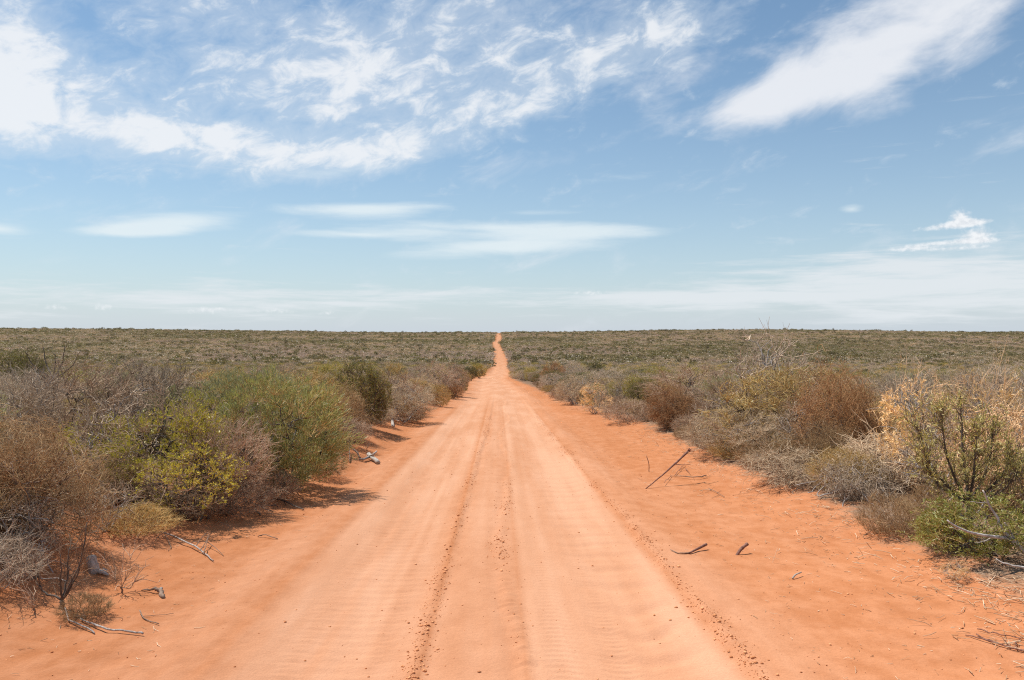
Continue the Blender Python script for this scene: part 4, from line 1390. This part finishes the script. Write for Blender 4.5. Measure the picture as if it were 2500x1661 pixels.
    child('stick_shaft', *limb([lift(px(185, 1432), .02), lift(px(215, 1447), .03), lift(px(255, 1461), .03), lift(px(300, 1463), .02), lift(px(330, 1466), .015)], .007, .008, 14, 6, .003, rng, .15), 'greywood', root, o)
    child('stick_prong', *limb([lift(px(150, 1418), .06), lift(px(160, 1436), .03), lift(px(190, 1450), .03), lift(px(218, 1464), .01)], .006, .006, 10, 6, .004, rng, .2), 'greywood', root, o)
    o = px(192, 1432)
    single('dark_stick', *limb([lift(px(176, 1424), .01), lift(px(200, 1427), .02)], .018, .012, 6, 7, .004, rng, .3), 'bark', 'short dark piece of wood under the dry tuft by the sapling', 'stick', origin=o)
    o = px(345, 1428)
    single('bent_stick', *limb([lift(px(322, 1415), .03), lift(px(332, 1430), .012), lift(px(366, 1441), .01)], .006, .004, 9, 6, .002, rng), 'brownwood', 'thin bent stick lying on open sand below the wood chunk', 'stick', origin=o)
    o = px(400, 1418)
    single('straight_twig', *limb([lift(px(330, 1424), .012), lift(px(365, 1421), .012), lift(px(400, 1417), .01)], .003, .002, 8, 5, .002, rng), 'brownwood', 'hair-thin straight twig lying above the bent stick', 'twig', origin=o)
    # dead branch running down the left bank
    o = px(440, 1268)
    root = empty('dead_branch', o)
    tag(root, 'grey-brown dead branch running down the left bank towards the road', 'branch')
    child('branch_shaft', *limb([lift(px(345, 1236), .06), lift(px(395, 1246), .06), lift(px(450, 1270), .05), lift(px(492, 1297), .02)], .012, .007, 16, 7, .006, rng, .2), 'greywood', root, o)
    for pts, zz in (([(450, 1270), (470, 1258), (480, 1254)], (.05, .12, .14)), ([(462, 1276), (478, 1262), (482, 1256)], (.04, .10, .13)), ([(470, 1282), (476, 1268), (478, 1258)], (.04, .08, .13)),
                    ([(395, 1246), (375, 1240), (350, 1258)], (.06, .05, .01)), ([(380, 1243), (395, 1262), (388, 1272)], (.05, .02, .01)), ([(440, 1262), (480, 1262), (515, 1283)], (.05, .06, .01))):
        child('side_twig', *limb([lift(px(u, v), z_) for (u, v), z_ in zip(pts, zz)], .006, .003, 8, 5, .005, rng, .2), 'brownwood', root, o)
    # root snag under the needle shrub
    o = px(650, 1168)
    root = empty('root_snag', o)
    tag(root, 'dark tangled root snag on the left bank below the big needle shrub', 'branch')
    child('root_shaft', *limb([lift(px(570, 1128), .10), lift(px(610, 1150), .09), lift(px(650, 1164), .06), lift(px(700, 1178), .02)], .022, .009, 14, 7, .008, rng, .3), 'bark', root, o)
    for pts, zz in (([(580, 1135), (600, 1165), (640, 1172)], (.08, .05, .02)), ([(620, 1152), (640, 1150), (660, 1168)], (.08, .1, .02)), ([(560, 1160), (590, 1172), (630, 1182)], (.05, .05, .01)), ([(540, 1178), (580, 1176), (600, 1190)], (.04, .04, .01))):
        child('side_root', *limb([lift(px(u, v), z_) for (u, v), z_ in zip(pts, zz)], .013, .006, 9, 6, .01, rng, .3), 'bark', root, o)
    # forked grey log beside the road
    o = px(858, 1066)
    root = empty('grey_log', o)
    tag(root, 'pale grey forked log lying on the left verge below the tall dark olive shrub', 'log')
    child('log_body', *limb([lift(px(872, 1071), .04), lift(px(858, 1063), .08), lift(px(850, 1058), .10)], .05, .045, 8, 9, .006, rng, .18), 'palewood', root, o)
    child('log_fork', *limb([lift(px(852, 1060), .08), px(860, 1048, depth=o[1] + .1), px(868, 1040, depth=o[1] + .15)], .035, .022, 7, 8, .004, rng, .15), 'palewood', root, o)
    child('log_fork', *limb([lift(px(854, 1060), .08), lift(px(838, 1064), .05), lift(px(828, 1062), .02)], .032, .018, 7, 8, .006, rng, .15), 'greywood', root, o)
    o = px(815, 1052)
    single('small_snag', *limb([lift(px(830, 1058), .02), lift(px(818, 1050), .12), lift(px(806, 1046), .14), lift(px(806, 1068), .02)], .022, .012, 10, 7, .012, rng, .25), 'brownwood', 'small arched brown snag left of the grey forked log', 'branch', origin=o)
    o = px(770, 1088)
    single('bark_piece', *limb([lift(px(762, 1078), .05), lift(px(772, 1086), .03), lift(px(784, 1096), .01)], .016, .010, 8, 7, .006, rng, .3), 'brownwood', 'short brown bark strip on the left verge right of the big needle shrub', 'bark', origin=o)
    o = px(905, 975)
    root = empty('dead_stump', o)
    tag(root, 'pale dead stump sticking out by the road below the pinkish grey shrub', 'stump')
    child('stump_trunk', *limb([lift(px(906, 984), 0), px(904, 968, depth=o[1]), px(903, 952, depth=o[1] + .1)], .06, .03, 8, 8, .008, rng, .2), 'palewood', root, o)
    child('stump_branch', *limb([px(904, 966, depth=o[1]), px(912, 955, depth=o[1]), px(911, 940, depth=o[1] - .1)], .04, .02, 7, 7, .008, rng, .2), 'palewood', root, o)
    child('stump_branch', *limb([px(904, 966, depth=o[1]), px(896, 950, depth=o[1]), px(893, 930, depth=o[1] - .1)], .035, .015, 7, 7, .01, rng, .2), 'palewood', root, o)
    o = px(616, 1240)
    single('small_twig', *limb([lift(px(594, 1240), .015), lift(px(610, 1238), .03), lift(px(640, 1245), .01)], .008, .005, 8, 6, .003, rng, .25), 'brownwood', 'small dark twig lying alone on the left road shoulder', 'twig', origin=o)
    # grey bare branch in front of the bright green shrub
    o = px(2375, 1300, depth=7.9)
    root = empty('bare_branch', o)
    tag(root, 'forked bare silver-grey branch reaching in front of the bright green shrub', 'branch')
    D = 7.9
    b0 = px(2440, 1330, depth=D)
    child('branch_shaft', *limb([lift(b0, -.05), px(2360, 1268, depth=D), px(2326, 1244, depth=D), px(2300, 1238, depth=D - .05), px(2240, 1230, depth=D - .1), px(2205, 1216, depth=D - .1), px(2183, 1199, depth=D - .1)], .024, .008, 18, 7, .004, rng, .12), 'barewood', root, o)
    child('side_branch', *limb([px(2340, 1250, depth=D), px(2312, 1222, depth=D), px(2296, 1190, depth=D + .03), px(2278, 1160, depth=D + .05), px(2265, 1130, depth=D + .05)], .017, .007, 14, 7, .004, rng, .12), 'barewood', root, o)
    child('side_branch', *limb([px(2348, 1256, depth=D), px(2330, 1228, depth=D), px(2316, 1205, depth=D - .05)], .012, .005, 9, 6, .004, rng, .15), 'barewood', root, o)
    child('side_branch', *limb([px(2276, 1160, depth=D + .05), px(2252, 1158, depth=D), px(2236, 1157, depth=D)], .004, .0025, 6, 5, .002, rng), 'barewood', root, o)
    child('side_branch', *limb([px(2286, 1240, depth=D), px(2270, 1247, depth=D - .04), px(2250, 1250, depth=D - .06)], .005, .003, 6, 5, .002, rng), 'barewood', root, o)
    child('side_branch', *limb([px(2210, 1222, depth=D - .1), px(2196, 1216, depth=D - .1), px(2188, 1217, depth=D - .1)], .005, .003, 5, 5, .002, rng), 'barewood', root, o)
    o = px(2340, 1310, depth=7.7)
    single('low_branch', *limb([px(2420, 1325, depth=7.6), px(2350, 1306, depth=7.6), px(2318, 1300, depth=7.65), px(2295, 1288, depth=7.7)], .013, .005, 12, 7, .003, rng, .12), 'barewood',
           'thin silver-grey branch lying low under the bright green shrub, cut by the picture edge', 'branch', origin=o)


build_sticks()


def build_plants():
    rng = np.random.default_rng(21)

    def sapling(base, tips, r0, name, label, bark, twigmat, ntw, shoot_n, slo, shi, cat, fork=.25, leaf=None):
        o = tuple(base)
        root = empty(name, o)
        tag(root, label, cat)
        b = np.array(base)
        f = b + (np.mean(np.array(tips), 0) - b) * fork
        child('trunk', *limb([b + [0, 0, -.05], b * .5 + f * .5 + [.01, 0, 0], f], r0, r0 * .8, 8, 9, .003, rng, .1), bark, root, o)
        ch, allp = [], []
        for t in tips:
            t = np.array(t)
            mid = f * .5 + t * .5 + np.array([(t[0] - f[0]) * .22, (t[1] - f[1]) * .2, -.03])
            q = spline([f, mid, t], 10, .006, rng)
            allp.append(q)
            ch.append(tubes(q[None], np.linspace(r0 * .5, r0 * .14, 10)[None], 7, cap=True))
        for c in ch:
            child('limb', *c, bark, root, o)
        P = np.stack(allp)
        st, d = along(P, rng, ntw, .15)
        rad = norm((st - b) * [1, 1, .3])
        d = norm(d * .7 + rng.normal(size=d.shape) * .55 + rad * .35 + [0, 0, .25])
        L = rng.uniform(.12, .32, len(st))[:, None]
        Pt = curve(st, st + d * L, 5, rng, .05, .05)
        Ph = shoots(Pt, rng, shoot_n, slo, shi, .3, .8, .2)
        tw = [tubes(Pt, np.linspace(.0042, .0022, 5)[None] * np.ones((len(Pt), 1)), 4), tubes(Ph, np.linspace(.0024, .0012, 3)[None] * np.ones((len(Ph), 1)), 3)]
        child('twigs', *merge(tw), twigmat, root, o)
        if leaf:
            q, dd = along(Ph, rng, leaf[1], .2)
            k = rng.random(len(q)) < np.clip((q[:, 2] - b[2]) / (leaf[4]) , .0, 1)
            q, dd = q[k], dd[k]
            dd = norm(dd * .5 + rng.normal(size=dd.shape) * .5 + [0, 0, .35])
            Ll = rng.uniform(leaf[2] * .7, leaf[2] * 1.3, len(q))
            child('leaves', *leaves(q, dd, Ll, Ll * leaf[3], rng), leaf[0], root, o)
        return root

    b = px(140, 1405)
    D = b[1]
    sapling(b, [px(195, 1245, depth=D + .05), px(140, 1275, depth=D - .05), px(160, 1262, depth=D + .12), px(200, 1205, depth=D), px(85, 1325, depth=D + .1)], .024, 'bare_sapling',
            'bare brown multi-stemmed sapling on the sand at lower left', 'bark', 't_dark', 9, 2, .05, .14, 'sapling', .14)
    b = px(278, 1368)
    D = b[1]
    sapling(b, [px(298, 1278, depth=D), px(262, 1322, depth=D), px(310, 1340, depth=D + .05), px(280, 1318, depth=D - .06)], .009, 'bare_seedling',
            'small bare brown seedling on the sand right of the grey stump', 'brownwood', 't_mauve', 7, 1, .03, .08, 'seedling', .2)
    b = px(78, 1412)
    D = b[1]
    sapling(b, [px(80, 1380, depth=D), px(74, 1384, depth=D)], .007, 'dead_sprout', 'tiny dead sprout on the sand left of the bare sapling', 'brownwood', 't_mauve', 4, 1, .02, .05, 'seedling', .25)
    put = shrub_at('browntuft', 195, 1428, 118, 1362, 'wispy brown dry tuft leaning beside the bare sapling')
    b = px(845, 1040)
    D = b[1]
    sapling(b, [px(842, 1020, depth=D), px(848, 1024, depth=D)], .007, 'dry_sprout', 'tiny dry sprout above the grey forked log on the left verge', 'brownwood', 't_mauve', 5, 1, .03, .07, 'seedling', .25)
    # open small tree on the right
    b = px(2232, 1228)
    D = b[1]
    tips = [px(2120, 1000, depth=D + .1), px(2170, 960, depth=D - .1), px(2215, 940, depth=D + .25), px(2290, 985, depth=D), px(2330, 1040, depth=D + .15), px(2250, 1000, depth=D - .3), px(2130, 1050, depth=D - .2), px(2340, 1090, depth=D - .15)]
    sapling(b, tips, .036, 'small_tree', 'open small tree with a dark slanting trunk and thin pale green leaves at the right', 'bark', 't_dark', 42, 4, .05, .16, 'tree', .30,
            leaf=('l_acacia', 4, .055, .2, .9))
    # dead branching tree in the left thicket
    b = at_depth(122, 24.0)
    D = 24.0
    sapling(tuple(b), [px(60, 812, depth=D), px(100, 800, depth=D + .6), px(150, 797, depth=D - .4), px(128, 815, depth=D + .3), px(180, 815, depth=D)], .05, 'dead_tree',
            'dead dark branching tree standing in the left thicket', 'bark', 't_dark', 9, 2, .15, .4, 'dead tree', .62)


build_plants()


# ------------------------------------------------------------------ loose stuff on the sand
def octa(P, R, rng):
    base = np.array([[1, 0, 0], [0, 1, 0], [-1, 0, 0], [0, -1, 0], [0, 0, .75], [0, 0, -.75]], float)
    V = base[None] * rng.uniform(.6, 1.3, (len(P), 6, 1)) * R[:, None, None]
    ang = rng.uniform(0, 6.28, len(P))
    c, s = np.cos(ang), np.sin(ang)
    V = np.stack([V[..., 0] * c[:, None] - V[..., 1] * s[:, None], V[..., 0] * s[:, None] + V[..., 1] * c[:, None], V[..., 2]], -1) + P[:, None]
    f = np.array([[0, 1, 4], [1, 2, 4], [2, 3, 4], [3, 0, 4], [1, 0, 5], [2, 1, 5], [3, 2, 5], [0, 3, 5]])
    Fc = (np.arange(len(P)) * 6)[:, None, None] + f[None]
    return V.reshape(-1, 3), [Fc.reshape(-1, 3)]


def stuff(name, V, Fc, mat, label, smooth=False):
    o = bpy.data.objects.new(name, fast_mesh(name, V, Fc, [M[mat]], smooth=smooth))
    o['kind'], o['label'] = 'stuff', label
    C.objects.link(o)
    return o


def build_loose():
    rng = np.random.default_rng(5)
    P, R = [], []
    for i, (y1, n, sd) in enumerate(((34, 5000, .065), (28, 4200, .085), (34, 6500, .060))):
        y = 4.9 + (y1 - 4.9) * rng.random(n) ** 1.7
        dens = np.clip(.45 + 1.3 * vnoise(y * .9, y * 0, 200 + i), 0.05, 1)
        if i == 1:
            dens *= np.where((y > 9.0) & (y < 17), 1, .16)
        k = rng.random(n) < dens
        y = y[k]
        lx = line_x(i, y) + rng.normal(size=len(y)) * sd
        x = lx + centre(y)
        r = rng.gamma(1.5, .0030, len(y)).clip(.002, .020)
        P.append(np.stack([x, y, height(x, y) + r * .25], 1))
        R.append(r)
    # stray crumbs everywhere
    n = 3400
    y = 4.6 + 26 * rng.random(n) ** 1.6
    x = rng.uniform(-5.2, 5.6, n)
    r = rng.gamma(1.6, .003, n).clip(.002, .016)
    P.append(np.stack([x, y, height(x, y) + r * .2], 1))
    R.append(r)
    stuff('sand_crumbs', *octa(np.concatenate(P), np.concatenate(R), rng), 'clod', 'crumbs of crusted orange sand along the wheel tracks')
    # twig and leaf litter on the verges
    n = 21000
    y = 5.5 + 60 * rng.random(n) ** 1.8
    side = rng.random(n) < .5
    e = np.where(side, tab(EDGE_L, y), tab(EDGE_R, y))
    off = np.where(side, rng.normal(size=n) * .45 + .40, rng.normal(size=n) * .55 + .12)
    lx = np.where(side, e - off, e + off)
    x = lx + centre(y)
    k = rng.random(n) < np.clip(.55 + 1.6 * vnoise(x * 1.1, y * .9, 300), .02, 1) * np.where(side, .6, 1.0)
    x, y = x[k], y[k]
    n = len(x)
    z = height(x, y) + rng.uniform(.0, .03, n)
    d = norm(np.stack([rng.normal(size=n), rng.normal(size=n), rng.normal(size=n) * .18], 1))
    L = rng.gamma(2.0, .045, n).clip(.03, .4)[:, None]
    c = np.stack([x, y, z + .006], 1)
    Pt = np.stack([c - d * L * .5, c + rng.normal(size=(n, 3)) * L * .05, c + d * L * .5], 1)
    Rr = (rng.uniform(.0016, .0050, n))[:, None] * np.array([[1, .9, .6]])
    v1 = tubes(Pt, Rr, 3)
    # few stray twigs on the open sand
    n = 1300
    y = 5 + 24 * rng.random(n) ** 1.5
    x = np.where(rng.random(n) < .62, rng.uniform(2.2, 4.9, n), rng.uniform(-4.6, -2.4, n))
    d = norm(np.stack([rng.normal(size=n), rng.normal(size=n) * .8, rng.normal(size=n) * .12], 1))
    L = rng.gamma(1.8, .02, n).clip(.015, .16)[:, None]
    c = np.stack([x, y, height(x, y) + .006], 1)
    Pt = np.stack([c - d * L * .5, c + rng.normal(size=(n, 3)) * L * .1, c + d * L * .5], 1)
    v2 = tubes(Pt, rng.uniform(.0014, .0035, n)[:, None] * np.array([[1, .9, .6]]), 3)
    stuff('twig_litter', *merge([v1, v2]), 'litter', 'scattered grey and brown twig litter along the sand edges')


build_loose()
